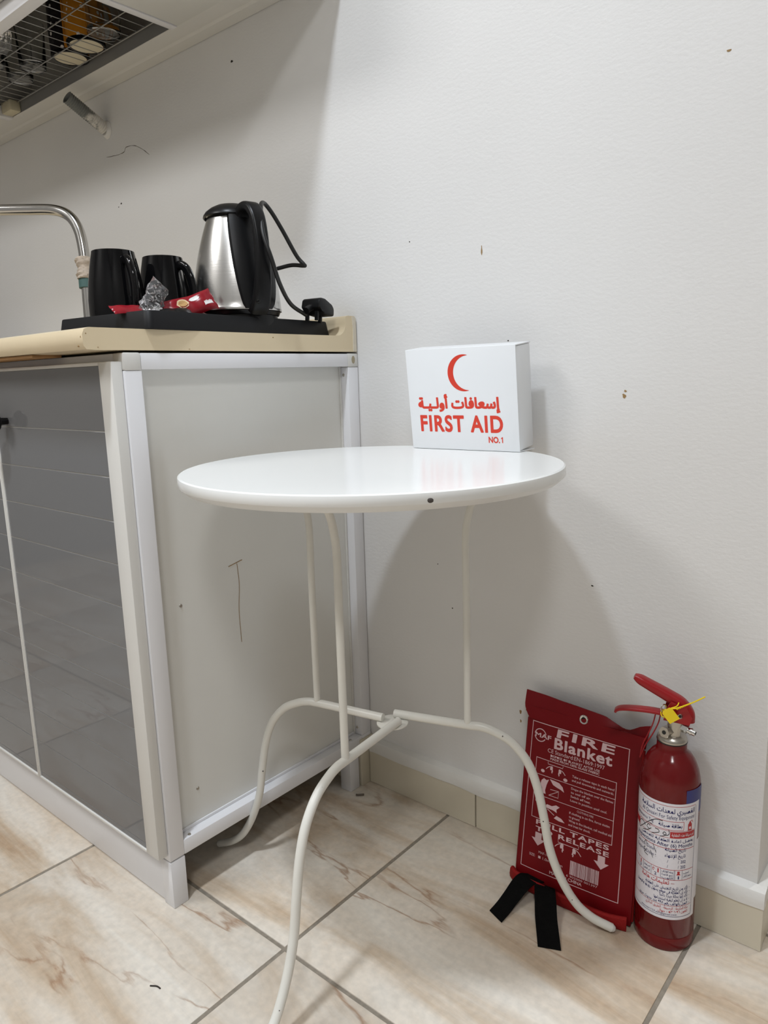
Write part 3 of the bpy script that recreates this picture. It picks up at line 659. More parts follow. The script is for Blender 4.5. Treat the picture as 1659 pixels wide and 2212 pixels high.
# ------------------------------------------------------------------ corrugated hose
hs = thing('corrugated_hose', 'short grey corrugated hose stub poking from the wall, smeared with paint', 'hose', (-0.761, 0.0, 1.379))
A0, A1 = Vector((-0.761, -0.0066, 1.380)), Vector((-0.757, -0.094, 1.425)); ax = (A1-A0).normalized(); ln = (A1-A0).length
prof = []; nr = 21
for i in range(nr*6+1):
    s = ln*i/(nr*6); prof.append((0.0132+0.0011*math.cos(2*PI*i/6), s))
prof += [(0.0118, ln), (0.0112, ln-0.004), (0.0112, 0.01)]
V, F = lathe_vf(prof, 26); q = ax.to_track_quat('Z', 'Y').to_matrix()
pyd('corrugated_tube', [q @ Vector(v)+A0 for v in V], F, 'paint_smeared_plastic', hs, True)
V, F = lathe_vf([(0.0175, 0), (0.0165, 0.002), (0.0145, 0.005), (0.012, 0.008), (0.0, 0.008)], 24)
pyd('paint_collar', [(-0.761+v[0], -0.0004-v[2], 1.3785+v[1]*1.15) for v in V], F, 'plaster_patch', hs, True)

# ------------------------------------------------------------------ tap
tp = thing('sink_tap', 'chrome swan-neck sink tap wrapped with cloth and green tape', 'tap', (-0.566, -0.198, 0.869))
tube('spout_pipe', [(-0.565, -0.200, 0.872), (-0.568, -0.197, 0.95), (-0.572, -0.193, 1.02), (-0.577, -0.190, 1.065), (-0.588, -0.190, 1.108), (-0.606, -0.197, 1.137), (-0.632, -0.214, 1.151), (-0.67, -0.250, 1.153), (-0.72, -0.298, 1.153), (-0.79, -0.365, 1.153), (-0.815, -0.389, 1.148), (-0.822, -0.396, 1.130)], 0.0108, 'chrome', tp, 18, 8)
lathe('base_flange', [(0.0, 0.001), (0.030, 0.001), (0.030, 0.008), (0.018, 0.016), (0.016, 0.040), (0.011, 0.045)], 'chrome', tp, 32, (-0.565, -0.200, 0.868))
bm = bmesh.new(); sweep_bm(bm, catmull([(-0.5715, -0.194, 1.010), (-0.573, -0.1925, 1.03), (-0.5755, -0.191, 1.052)], 8), lambda t: [(x*(1+0.10*math.sin(9*t*3+i)), y*(1+0.08*math.cos(7*t*3+2*i))) for i, (x, y) in enumerate(circ(0.0165+0.002*math.sin(t*9), 16))])
frombm('cloth_wrap', bm, 'cloth_tape', tp, True)
bm = bmesh.new(); sweep_bm(bm, catmull([(-0.5703, -0.195, 0.992), (-0.5712, -0.1943, 1.002), (-0.572, -0.1935, 1.012)], 4), circ(0.0150, 18)); frombm('green_tape_band', bm, 'green_tape', tp, True)
rg = thing('crumpled_tissue', 'crumpled pale tissue on the counter behind the tray', 'tissue', (-0.40, -0.26, 0.8688))
bm = bmesh.new(); bmesh.ops.create_icosphere(bm, subdivisions=3, radius=1)
for v in bm.verts:
    n_ = 1+0.5*noise.noise(v.co*2.6); v.co = Vector((-0.40+v.co.x*0.035*n_, -0.26+v.co.y*0.03*n_, 0.8690+max(0, v.co.z)*0.052*n_))
frombm('tissue_wad', bm, 'cloth_tape' if False else 'print_white', rg)

# ------------------------------------------------------------------ tray
TA = math.radians(5.5)
tr = thing('serving_tray', 'black rectangular serving tray with sloping sides on the countertop', 'tray', (-0.118, -0.243, 0.8688), rot=(0, 0, TA), local=True)
def tray_ring(hx, hy, z, r=0.010, n=4):
    out = []
    for sx, sy, a in ((1, 1, 0), (-1, 1, PI/2), (-1, -1, PI), (1, -1, 1.5*PI)):
        for i in range(n+1): out.append((sx*(hx-r)+r*math.cos(a+PI/2*i/n), sy*(hy-r)+r*math.sin(a+PI/2*i/n), z))
    return out
bm = bmesh.new(); hx, hy = 0.1035, 0.194
rings = [[bm.verts.new(p) for p in tray_ring(hx+e, hy+e, z)] for e, z in ((0.0035, 0.0), (0.0035, 0.002), (0.0003, 0.0237), (-0.0006, 0.025), (-0.003, 0.0252), (-0.006, 0.005))]
n_ = len(rings[0])
for a, b in zip(rings, rings[1:]):
    for i in range(n_): bm.faces.new((a[i], a[(i+1) % n_], b[(i+1) % n_], b[i]))
bm.faces.new(rings[0][::-1]); bm.faces.new(rings[-1])
frombm('tray_shell', bm, 'black_matte', tr, True)
ZT = 0.8740

# ------------------------------------------------------------------ black mugs
def black_mug(x, y, az, lab):
    g = thing('black_mug', lab, 'mug', (x, y, ZT), 'black mugs on the serving tray')
    h = 0.116
    prof = [(0.0, 0.003), (0.030, 0.003), (0.031, 0.0), (0.036, 0.0), (0.0395, 0.005), (0.0412, 0.025), (0.0412, 0.045), (0.0388, 0.070), (0.0347, 0.095), (0.0312, 0.112), (0.0306, h-0.0006), (0.0298, h), (0.0288, h-0.0008), (0.0294, 0.110), (0.0355, 0.07), (0.0378, 0.040), (0.036, 0.010), (0.0, 0.008)]
    b = lathe('body', prof, 'black_glaze', g, 56, (x, y, ZT))
    c, s = math.cos(az), math.sin(az)
    def P(r, z): return (x+r*c, y+r*s, ZT+z)
    bm = bmesh.new(); sweep_bm(bm, catmull([P(0.031, 0.100), P(0.040, 0.101), P(0.050, 0.094), P(0.0585, 0.076), P(0.061, 0.055), P(0.058, 0.036), P(0.050, 0.021), P(0.037, 0.014)], 7), rrect(0.014, 0.009, 0.004), upv=(-s, c, 0.001))
    frombm('handle', bm, 'black_glaze', g, True)
black_mug(-0.137, -0.386, math.radians(-6), 'tall black glazed mug on the tray, beside the tap')
black_mug(-0.139, -0.300, math.radians(10), 'tall black glazed mug on the tray, beside the kettle')

# ------------------------------------------------------------------ kettle
KX, KY = -0.080, -0.203; PHI = math.radians(-12)
kt = thing('electric_kettle', 'brushed steel electric kettle with black handle, lid and power base', 'kettle', (KX, KY, ZT))
KC = (KX, KY, 0.0)
lathe('power_base', [(0.0, 0.8742), (0.058, 0.8742), (0.0635, 0.877), (0.0648, 0.890), (0.0640, 0.8985), (0.060, 0.9005), (0.0, 0.9005)], 'black_plastic', kt, 56, KC)
def rbody(z):
    t = (z-0.906)/(1.054-0.906)
    return 0.0708-0.0055*t-0.0260*t*t*1.0
bp_ = [(0.0, 0.9045), (0.064, 0.9045), (0.0712, 0.9055), (0.0716, 0.9085), (0.0708, 0.910)]+[(rbody(0.910+0.144*i/16), 0.910+0.144*i/16) for i in range(1, 17)]+[(0.043, 1.055), (0.0, 1.055)]
lathe('steel_body', bp_, 'brushed_steel', kt, 72, KC)
lathe('foot_ring', [(0.050, 0.899), (0.0665, 0.899), (0.0690, 0.9046), (0.050, 0.9046)], 'black_plastic', kt, 56, KC)
# black back panel that wraps the body behind the handle
bm = bmesh.new(); rows = []
for i in range(22):
    z = 0.9065+0.1535*i/21; t = i/21; hw = math.radians(19+22*t**0.7); hr_ = math.radians(22+36*t**0.6)
    rr = (rbody(min(max(z, 0.909), 1.054)))
    rows.append([bm.verts.new((KX+(rr+(0.0035 if 0 < q < 16 else -0.001))*math.cos(PHI-hw+(hw+hr_)*q/16), KY+(rr+(0.0035 if 0 < q < 16 else -0.001))*math.sin(PHI-hw+(hw+hr_)*q/16), z)) for q in range(17)])
for a, b in zip(rows, rows[1:]):
    for q in range(16): bm.faces.new((a[q], a[q+1], b[q+1], b[q]))
frombm('back_panel', bm, 'black_plastic', kt, True)
def KP(r, z, da=0.0): return Vector((KX+r*math.cos(PHI+da), KY+r*math.sin(PHI+da), z))
bm = bmesh.new()
hp = [KP(0.030, 1.046), KP(0.048, 1.0585), KP(0.067, 1.0575), KP(0.081, 1.043), KP(0.0885, 1.018), KP(0.0915, 0.990), KP(0.0905, 0.962), KP(0.086, 0.936), KP(0.078, 0.915), KP(0.066, 0.904)]
def hsec(t):
    wd = 0.033-0.009*math.sin(PI*min(1, t*1.05)); th = 0.019-0.006*math.sin(PI*t)
    return rrect(wd, th, th*0.42, 4)
sweep_bm(bm, catmull(hp, 7), lambda t: [(y, x) for x, y in hsec(t)], upv=(-math.sin(PHI), math.cos(PHI), 0.0))
frombm('handle', bm, 'black_plastic', kt, True)
# lid: low dome leaning towards the spout
bm = bmesh.new(); V, F = lathe_vf([(0.0440, 1.0515), (0.0462, 1.0530), (0.0456, 1.0555), (0.0420, 1.0605), (0.034, 1.0665), (0.024, 1.0712), (0.010, 1.0738), (0.0, 1.0742)], 48, c=(KX, KY, 0))
bv = [bm.verts.new(v) for v in V]
for f in F:
    try: bm.faces.new([bv[i] for i in f])
    except ValueError: pass
bmesh.ops.remove_doubles(bm, verts=bm.verts, dist=1e-6)
sd = Vector((-math.cos(PHI), -math.sin(PHI), 0))
for v in bm.verts:
    p = Vector((v.co.x-KX, v.co.y-KY, 0)); e = max(0, p.dot(sd)/0.054)
    v.co += sd*(0.007*e*e*e); v.co.z -= 0.003*e*e
frombm('lid', bm, 'black_plastic', kt, True)
bm = bmesh.new(); sweep_bm(bm, catmull([KP(-0.036, 1.030), KP(-0.0475, 1.040), KP(-0.0520, 1.0505)], 4), lambda t: circ(0.012-0.003*t, 14, 0.006)); frombm('spout_lip', bm, 'brushed_steel', kt, True)
bm = bmesh.new(); bmesh.ops.create_uvsphere(bm, u_segments=14, v_segments=8, radius=0.0042); bmesh.ops.translate(bm, verts=bm.verts, vec=KP(0.0850, 0.916, -0.10)); frombm('switch_light', bm, 'black_glaze', kt, True)
cord = [(-0.0755, -0.1150, 0.9828), (-0.0463, -0.1092, 0.9855), (-0.0205, -0.1062, 0.9820), (-0.0175, -0.1085, 0.9835), (-0.0264, -0.1165, 0.9985), (-0.0288, -0.1426, 1.0352), (-0.0340, -0.1600, 1.0620), (-0.0300, -0.1790, 1.0720), (-0.0050, -0.2070, 1.0560), (0.0150, -0.2230, 1.0150), (0.0265, -0.2190, 0.9765), (0.0190, -0.1980, 0.9422), (-0.0069, -0.1529, 0.9165), (-0.0270, -0.1010, 0.9030)]
tube('power_cord', cord, 0.0034, 'black_rubber', kt, 12, 10)
# three-pin plug resting on the tray corner
pl0 = Vector((-0.0245, -0.0735, 0.9155))
bm = bmesh.new()
sil = [(-0.0235, -0.004), (-0.021, 0.010), (-0.016, 0.0135), (-0.004, 0.014), (0.018, 0.0075), (0.0245, 0.001), (0.0245, -0.011), (0.020, -0.0125), (-0.006, -0.0125), (-0.012, -0.006)]
dU = Vector((-0.18, 0.97, -0.12)).normalized(); dW = Vector((0.97, 0.18, 0)); dZ = dU.cross(-dW).normalized()
if dZ.z < 0: dZ = -dZ
prism_bm(bm, sil, lambda a, b: pl0+dU*a+dZ*b-dW*0.019, lambda a, b: pl0+dU*a+dZ*b+dW*0.019)
bmesh.ops.bevel(bm, geom=list(bm.edges), offset=0.0028, segments=2, affect='EDGES', profile=0.5)
plug = frombm('mains_plug', bm, 'black_plastic', kt, True)
tube('cord_grip', [pl0+dU*-0.034-dZ*0.011, pl0+dU*-0.026-dZ*0.006, pl0+dU*-0.018-dZ*0.002], 0.0058, 'black_plastic', plug, 14, 4)
for a, wv in ((-0.016, 0.010), (-0.016, -0.010), (0.008, 0.0)):
    bmq = bmesh.new(); bm_box(bmq, (-0.0022, -0.0032, -0.0145), (0.0022, 0.0032, 0.001), 0.0004)
    p_ = pl0+dU*a+dW*wv-dZ*0.010
    for v in bmq.verts: v.co = p_+dU*v.co.x+dW*v.co.y+dZ*v.co.z
    frombm('pin', bmq, 'black_plastic', plug)

# ------------------------------------------------------------------ sachets
def sachet(name, lab, cat, c, ul, vl, ln, wd, th, mt, seed, group=None, prints=True, rough=0.35, fr=2.2):
    """pillow packet: ul length axis, vl width axis, crimped ends"""
    c = Vector(c); ul = Vector(ul).normalized(); vl = Vector(vl); vl = (vl-ul*vl.dot(ul)).normalized(); nl = ul.cross(vl)
    g = thing(name, lab, cat, tuple(c), group); nu, nv = 26, 12
    def S(a, b, side, lift=0.0):
        e = max(0.0, 1-abs(a)**3.2); f = max(0.0, 1-abs(b)**2.4); crimp = 0.0006*math.sin(b*46) if abs(a) > 0.86 else 0
        t = th*0.5*math.sqrt(e*f)*(1+rough*noise.noise(Vector((a*fr, b*fr, seed))))
        bend = 0.05*ln*noise.noise(Vector((a*1.3+seed, 0, 0)))
        return c+ul*(a*ln/2)+vl*(b*wd/2*(1-0.10*(1-abs(a)**4)*(1 if th > 0.006 else 0)))+nl*(side*(t+lift)+crimp+bend)
    V, F = [], []
    for sd_ in (1, -1):
        k0 = len(V)
        for i in range(nu+1):
            for j in range(nv+1): V.append(S(-1+2*i/nu, -1+2*j/nv, sd_))
        for i in range(nu):
            for j in range(nv):
                q = (k0+i*(nv+1)+j, k0+(i+1)*(nv+1)+j, k0+(i+1)*(nv+1)+j+1, k0+i*(nv+1)+j+1); F.append(q if sd_ > 0 else q[::-1])
    pyd('packet', V, F, mt, g, True)
    if prints:
        for (ca, cb, ra, rb, mm, nm, lf) in ((-0.30, 0.20, 0.26, 0.46, 'sachet_cream', 'printed_cup', 0.0003), (-0.30, 0.20, 0.19, 0.33, 'sachet_coffee', 'printed_coffee', 0.00045), (0.22, 0.42, 0.22, 0.20, 'print_white', 'printed_logo', 0.0003)):
            pr_ = Print(); 
            for i in range(6):
                a0, a1 = -1+i/3, -1+(i+1)/3
                h0, h1 = math.sqrt(max(0, 1-a0*a0)), math.sqrt(max(0, 1-a1*a1))
                for s0, s1 in ((-1, 0), (0, 1)): pr_.poly([(ca+ra*a0, cb+rb*h0*s0), (ca+ra*a1, cb+rb*h1*s0), (ca+ra*a1, cb+rb*h1*s1), (ca+ra*a0, cb+rb*h0*s1)]) if h0+h1 > 0 else None
            pr_.build(nm, lambda a, b: S(a, b, 1, lf), mm, g)
        pr_ = Print()
        for k in range(7): pr_.stroke([(0.50+0.05*k, -0.55+0.02*k), (0.52+0.05*k, -0.15+0.03*(k % 3)), (0.53+0.05*k, -0.5)], 0.028)
        for k in range(6): pr_.stroke([(-0.62+0.07*k, -0.62), (-0.60+0.07*k, -0.42), (-0.57+0.07*k, -0.62)], 0.022)
        pr_.build('printed_marks', lambda a, b: S(a, b, 1, 0.0003), 'print_white', g)
    return g
sachet('coffee_sachet', 'red coffee sachet with a printed cup, propped up beside the kettle', 'sachet', (-0.044, -0.322, 0.9085), (0.22, 0.93, 0.30), (-0.50, -0.12, 0.86), 0.080, 0.036, 0.012, 'sachet_red', 1.3, 'coffee sachets on the tray')
sachet('coffee_sachet', 'red coffee sachet lying under the propped one on the tray', 'sachet', (-0.046, -0.292, 0.8925), (0.55, 0.80, -0.30), (-0.75, 0.45, 0.32), 0.055, 0.036, 0.008, 'sachet_red', 4.1, 'coffee sachets on the tray', False)
sachet('coffee_sachet', 'flat red sachet in front of the mug beside the tap', 'sachet', (-0.050, -0.424, 0.8985), (0.05, 1.0, 0.06), (-0.8, 0, 0.55), 0.046, 0.020, 0.006, 'sachet_red', 7.7, 'coffee sachets on the tray', False)
sachet('black_sachet', 'small black sachet between the clear packet and the red sachet', 'sachet', (-0.036, -0.352, 0.8965), (0.2, 0.9, 0.05), (-0.8, 0.1, 0.45), 0.045, 0.026, 0.007, 'black_plastic', 2.9, None, False)
sachet('clear_packet', 'crinkled clear plastic packet standing on the tray before the mugs', 'packet', (-0.050, -0.382, 0.9105), (0.10, 0.42, 0.82), (-0.35, 0.85, -0.25), 0.060, 0.044, 0.014, 'clear_film', 9.2, None, False, 1.5, 4.5)
sachet('sugar_sachet', 'white paper sachet lying inside the clear packet', 'sachet', (-0.056, -0.380, 0.8985), (0.1, 0.9, 0.3), (-0.6, 0.1, 0.6), 0.034, 0.016, 0.005, 'print_white', 3.3, None, False)

# ------------------------------------------------------------------ round side table
TC = Vector((0.2670, -0.2778, 0.0)); ZTOP = 0.6818
tb = thing('side_table', 'round white metal side table on three curved tube legs', 'table', (TC.x, TC.y, 0))
lathe('tabletop', [(0.0, ZTOP-0.0002), (0.2440, ZTOP), (0.2475, ZTOP+0.0002), (0.2494, ZTOP-0.0012), (0.2500, ZTOP-0.0036), (0.2500, ZTOP-0.0118), (0.2494, ZTOP-0.0128), (0.2418, ZTOP-0.0195), (0.2402, ZTOP-0.0192), (0.2440, ZTOP-0.004), (0.0, ZTOP-0.0035)], 'table_enamel', tb, 144, (TC.x, TC.y, 0))
# paint chip on the rim
ca = math.atan2(-0.418-TC.y, 0.463-TC.x)
bm = bmesh.new(); bmesh.ops.create_icosphere(bm, subdivisions=2, radius=0.0035)
for v in bm.verts: v.co = Vector((v.co.x*0.28, v.co.y*(1+0.3*noise.noise(v.co*900)), v.co.z*0.8))
bmesh.ops.transform(bm, matrix=Matrix.Translation((TC.x+0.2497*math.cos(ca), TC.y+0.2497*math.sin(ca), ZTOP-0.009)) @ Matrix.Rotation(ca, 4, 'Z'), verts=bm.verts)
frombm('paint_chip', bm, 'bare_metal', tb, True)
ZH = 0.300
LEGS = [((0.2430, -0.2440), (0.1288, -0.2665), -162.2), ((0.2480, -0.2230), (0.3555, -0.1889), 24.8), ((0.2680, -0.2390), (0.2819, -0.3675), -84.0)]
FOOT = [(0.0, 0.300), (0.018, 0.2995), (0.035, 0.295), (0.061, 0.2815), (0.084, 0.254), (0.0985, 0.217), (0.1085, 0.170), (0.117, 0.122), (0.1325, 0.078), (0.1545, 0.040), (0.178, 0.0195), (0.206, 0.0075)]
for k, (e, b, ang) in enumerate(LEGS):
    d_ = Vector((math.cos(math.radians(ang)), math.sin(math.radians(ang)), 0)); b = Vector((b[0], b[1], 0)); e = Vector((e[0], e[1], ZH))
    pts = [e, e.lerp(Vector((b.x, b.y, ZH)), 0.5)]+[b+d_*s+Vector((0, 0, z)) for s, z in FOOT]
    lg = tube('leg', pts, 0.0062, 'leg_enamel', tb, 18, 8)
    tip = b+d_*0.2065+Vector((0, 0, 0.0074))
    bm = bmesh.new(); bmesh.ops.create_uvsphere(bm, u_segments=12, v_segments=8, radius=0.0053); bmesh.ops.translate(bm, verts=bm.verts, vec=tip); frombm('foot_plug', bm, 'joint_plastic', lg, True)
    so = 0.030 if k == 2 else 0.022
    zz = ZTOP-0.0045
    tube('upright_rod', [(b.x, b.y, ZH), (b.x, b.y, 0.40), (b.x, b.y, 0.50), b+Vector((0, 0, 0.575))-d_*0.0005, b+Vector((0, 0, 0.605))+d_*0.003, b+Vector((0, 0, 0.632))+d_*0.011, b+Vector((0, 0, 0.654))+d_*so*0.9, b+Vector((0, 0, zz))+d_*(so+0.025)], 0.0053, 'leg_enamel', tb, 16, 8)
    for q, (s, z, an) in enumerate([(0.05, 0.288, 0.5), (0.108, 0.165, -0.6), (0.150, 0.045, 0.3)]):
        bm = bmesh.new(); bmesh.ops.create_icosphere(bm, subdivisions=1, radius=0.0013)
        side = Vector((-d_.y, d_.x, 0)); vv = (CAM-(b+d_*s)).normalized()
        bmesh.ops.translate(bm, verts=bm.verts, vec=b+d_*s+Vector((0, 0, z))+Vector((vv.x, vv.y, 0.3+an*0.2)).normalized()*0.0058); frombm('paint_chip', bm, 'bare_metal', lg, True)
lathe('hub_plate', [(0.0, 0.2895), (0.021, 0.2895), (0.0235, 0.2908), (0.0235, 0.2925), (0.021, 0.2940), (0.0, 0.2940)], 'leg_enamel', tb, 32, (0.253, -0.2345, 0))

# ------------------------------------------------------------------ first aid box
FW, FD, FH = 0.1858, 0.0484, 0.1531
fa = thing('first_aid_box', 'white metal first aid box with red crescent and lettering on the table', 'box', (0.1864, -0.0838, ZTOP+0.0003), rot=(0.1133, 0, 0.0683), local=True)
box('case', (0.0008, 0.0018, 0.0012), (FW-0.0008, FD, FH-0.0022), 'case_white', fa, 0.0012)
bm = bmesh.new(); bm_box(bm, (0, 0, 0.0002), (FW, 0.0020, FH), 0.0009); bm_box(bm, (0, 0.0010, FH-0.0018), (FW, FD+0.001, FH), 0.0007)
frombm('lid', bm, 'case_white', fa, True)
bm = bmesh.new(); prism_bm(bm, [(0.001, 0.0), (FD+0.0015, -0.0056), (FD+0.0015, -0.0038), (0.001, 0.0016)], lambda y, z: Vector((0.0005, y, z)), lambda y, z: Vector((FW-0.0005, y, z)))
frombm('bottom_flange', bm, 'case_white', fa)
pr_ = Print()
pr_.text('FIRST AID', 0.0183, 0.1610, 0.0285, 0.0240, 0.032, 6, spacing=1.13)
pr_.text('NO.', 0.1360, 0.1545, 0.0128, 0.0086, 0.034, 6); pr_.poly([(0.1580, 0.0128), (0.1596, 0.0128), (0.1596, 0.0214), (0.1584, 0.0214), (0.1565, 0.0196), (0.1565, 0.0182), (0.1580, 0.0192)])
pr_.text('إسعافات أولـيـة', 0.0165, 0.1580, 0.0640, 0.0152, 0.042, 6, ar=True)
cu_ = []
a_out = math.acos((108.5-100.5)/27.0)
for i in range(41): a = a_out+(2*PI-2*a_out)*i/40; cu_.append((0.1005+0.027*math.cos(a), 0.116+0.027*math.sin(a)))
a_in = math.acos((108.5-109.0)/26.0)
for i in range(1, 40): a = (2*PI-a_in)-(2*PI-2*a_in)*i/40; cu_.append((0.109+0.026*math.cos(a), 0.116+0.0255*math.sin(a)))
pr_.poly(cu_)
pr_.build('printed_lettering', lambda u, v: Vector((u, -0.00022, v)), 'print_red', fa)

# ------------------------------------------------------------------ fire blanket
BL = [Vector((0.3805, -0.0925, 0.004)), Vector((0.5605, -0.0800, 0.004)), Vector((0.3735, -0.034, 0.276)), Vector((0.5535, -0.032, 0.276))]
BW, BH = 0.183, 0.286
def bplane(s, t): return BL[0]*(1-s)*(1-t)+BL[1]*s*(1-t)+BL[2]*(1-s)*t+BL[3]*s*t
bn = (BL[1]-BL[0]).cross(BL[2]-BL[0]).normalized()
if bn.y > 0: bn = -bn
def bulge(s, t):
    e = (max(0, 1-abs(2*s-1)**5))*(max(0, 1-abs(2*t-1)**7)); return 0.0045*e+0.0007*noise.noise(Vector((s*4, t*6, 2)))*e
def bface(u, v, lift=0.0003):
    s, t = u/BW, v/BH; return bplane(s, t)+bn*(bulge(s, t)+lift)
fb = thing('fire_blanket', 'red fire blanket pouch with white print leaning on the skirting', 'fire blanket', (0.47, -0.07, 0))
bm = bmesh.new(); ns, nt_ = 22, 30; G = []; Bk = []
for i in range(ns+1):
    G.append([bm.verts.new(bplane(i/ns, j/nt_)+bn*bulge(i/ns, j/nt_)) for j in range(nt_+1)])
    Bk.append([bm.verts.new(bplane(i/ns, j/nt_)-bn*((0.019-0.011*(j/nt_)**2)*(1-0.75*(i/ns)**8))) for j in range(nt_+1)])
for i in range(ns):
    for j in range(nt_):
        bm.faces.new((G[i][j], G[i+1][j], G[i+1][j+1], G[i][j+1])); bm.faces.new((Bk[i][j], Bk[i][j+1], Bk[i+1][j+1], Bk[i+1][j]))
for i in range(ns):
    bm.faces.new((G[i][0], Bk[i][0], Bk[i+1][0], G[i+1][0])); bm.faces.new((G[i][nt_], G[i+1][nt_], Bk[i+1][nt_], Bk[i][nt_]))
for j in range(nt_):
    bm.faces.new((G[0][j], G[0][j+1], Bk[0][j+1], Bk[0][j])); bm.faces.new((G[ns][j], Bk[ns][j], Bk[ns][j+1], G[ns][j+1]))
frombm('pouch', bm, 'blanket_red', fb, True)
# hanging flap above the pouch
tops = [(0.0, 0.308), (0.10, 0.3065), (0.25, 0.3040), (0.40, 0.3035), (0.55, 0.3020), (0.66, 0.3000), (0.74, 0.2935), (0.82, 0.2880), (0.88, 0.2895), (0.94, 0.2990), (1.0, 0.3040)]
def interp(tb_, x):
    for (a, b), (c, d2) in zip(tb_, tb_[1:]):
        if a <= x <= c: return b+(d2-b)*(x-a)/(c-a)
    return tb_[-1][1]
bm = bmesh.new(); fl = []
nf, mf = 30, 8
for i in range(nf+1):
    s = i/nf; col_ = []
    for j in range(mf+1):
        q = j/mf; v = 0.2665+(interp(tops, s)-0.2665)*q
        u = BW*s
        if s < 0.12: u -= (0.12-s)/0.12*(0.010*math.sin(PI*0.5*min(1, max(0, (v-0.2665)/0.022)))+0.003*q)
        if s > 0.9: u += (s-0.9)/0.1*0.006*q
        y_curl = 0.006*q*q+0.0022*math.sin(s*9)*q+(0.012*(s-0.86)/0.14*(1-q) if s > 0.86 else 0)
        p = bplane(u/BW, v/BH)-bn*(y_curl-0.0032*(1-q))
        p.y = min(p.y, -0.006); col_.append(p)
    fl.append(col_)
F_ = [[bm.verts.new(p) for p in c_] for c_ in fl]; K_ = [[bm.verts.new(p-bn*0.0022) for p in c_] for c_ in fl]
for i in range(nf):
    for j in range(mf):
        bm.faces.new((F_[i][j], F_[i+1][j], F_[i+1][j+1], F_[i][j+1])); bm.faces.new((K_[i][j], K_[i][j+1], K_[i+1][j+1], K_[i+1][j]))
    bm.faces.new((F_[i][mf], F_[i+1][mf], K_[i+1][mf], K_[i][mf])); bm.faces.new((F_[i][0], K_[i][0], K_[i+1][0], F_[i+1][0]))
for j in range(mf):
    bm.faces.new((F_[0][j], F_[0][j+1], K_[0][j+1], K_[0][j])); bm.faces.new((F_[nf][j], K_[nf][j], K_[nf][j+1], F_[nf][j+1]))
hf = frombm('hanging_flap', bm, 'blanket_red', fb, True)
gp = bplane(0.49, 0.287/BH)+bn*0.0005
V, F = lathe_vf([(0.0038, 0.0), (0.0042, 0.0012), (0.0062, 0.0014), (0.0072, 0.0004), (0.0072, -0.001)], 28); V2, F2 = lathe_vf([(0.0, -0.0002), (0.004, -0.0002)], 28)
qq = bn.to_track_quat('Z', 'Y').to_matrix()
pyd('grommet', [qq @ Vector(v)+gp for v in V], F, 'nozzle_metal', fb, True)
pyd('grommet_hole', [qq @ Vector(v)+gp for v in V2], F2, 'black_matte', fb)
# side piping, bottom flap and the two pull tapes
for s_, rr_ in ((0.0, 0.0032), (1.0, 0.0028)):
    tube('side_piping', [bplane(s_, t)-bn*(0.006-0.004*t)+Vector((-0.0005 if s_ else -0.0016, 0, 0)) for t in (0.02, 0.2, 0.4, 0.6, 0.8, 0.93)], rr_, 'flap_red' if s_ else 'blanket_red', fb, 10, 5)
bm = bmesh.new()
pth = catmull([(0.3745, -0.0905, 0.014), (0.390, -0.0985, 0.014), (0.43, -0.0985, 0.012), (0.48, -0.0955, 0.011), (0.525, -0.092, 0.0105), (0.548, -0.0885, 0.0115), (0.5575, -0.0860, 0.0115)], 7)
def fsec(t):
    h = 0.021+0.004*math.sin(t*8) if t > 0.1 else 0.025
    out = []
    for a, b in [(0.0, -0.0102), (0.004, -0.0105), (0.0062, -0.006), (0.0068, 0.0), (0.0055, h*0.35), (0.0025, h*0.46), (-0.001, h*0.40), (0.001, 0.0), (-0.0005, -0.0075)]: out.append((a, b))
    return out
sweep_bm(bm, pth, fsec, upv=(0, 0, 1)); frombm('bottom_flap', bm, 'flap_red', fb, True)
def ribbon(name, pts, wd, th, widths, mt, par):
    P = catmull(pts, 8); W_ = catmull(widths, 8); bm = bmesh.new(); prev = None
    for p, q in zip(P, W_):
        q = q.normalized()*wd/2; nn = Vector((0, 0, 1))*th
        ring = [bm.verts.new(p-q), bm.verts.new(p+q), bm.verts.new(p+q+nn), bm.verts.new(p-q+nn)]
        if prev:
            for i in range(4): bm.faces.new((prev[i], prev[(i+1) % 4], ring[(i+1) % 4], ring[i]))
        else: bm.faces.new(ring[::-1])
        prev = ring
    bm.faces.new(prev); return frombm(name, bm, mt, par, False)
ribbon('pull_tape', [(0.414, -0.090, 0.0200), (0.407, -0.103, 0.0235), (0.403, -0.118, 0.0205), (0.399, -0.138, 0.0105), (0.397, -0.158, 0.0040), (0.3955, -0.179, 0.0008)], 0.0285, 0.0012, [(1, 0.05, -0.1), (1, 0.0, -0.15), (1, -0.1, -0.1), (1, -0.25, 0), (1, -0.35, 0), (1, -0.38, 0)], 'black_webbing', fb)
ribbon('pull_tape', [(0.432, -0.0945, 0.0185), (0.4385, -0.107, 0.0225), (0.448, -0.123, 0.0175), (0.459, -0.142, 0.0080), (0.472, -0.162, 0.0030), (0.4870, -0.1855, 0.0008)], 0.0320, 0.0012, [(1, 0.1, 0), (1, 0.25, 0), (1, 0.38, 0), (1, 0.45, 0), (1, 0.46, 0), (1, 0.46, 0)], 'black_webbing', fb)
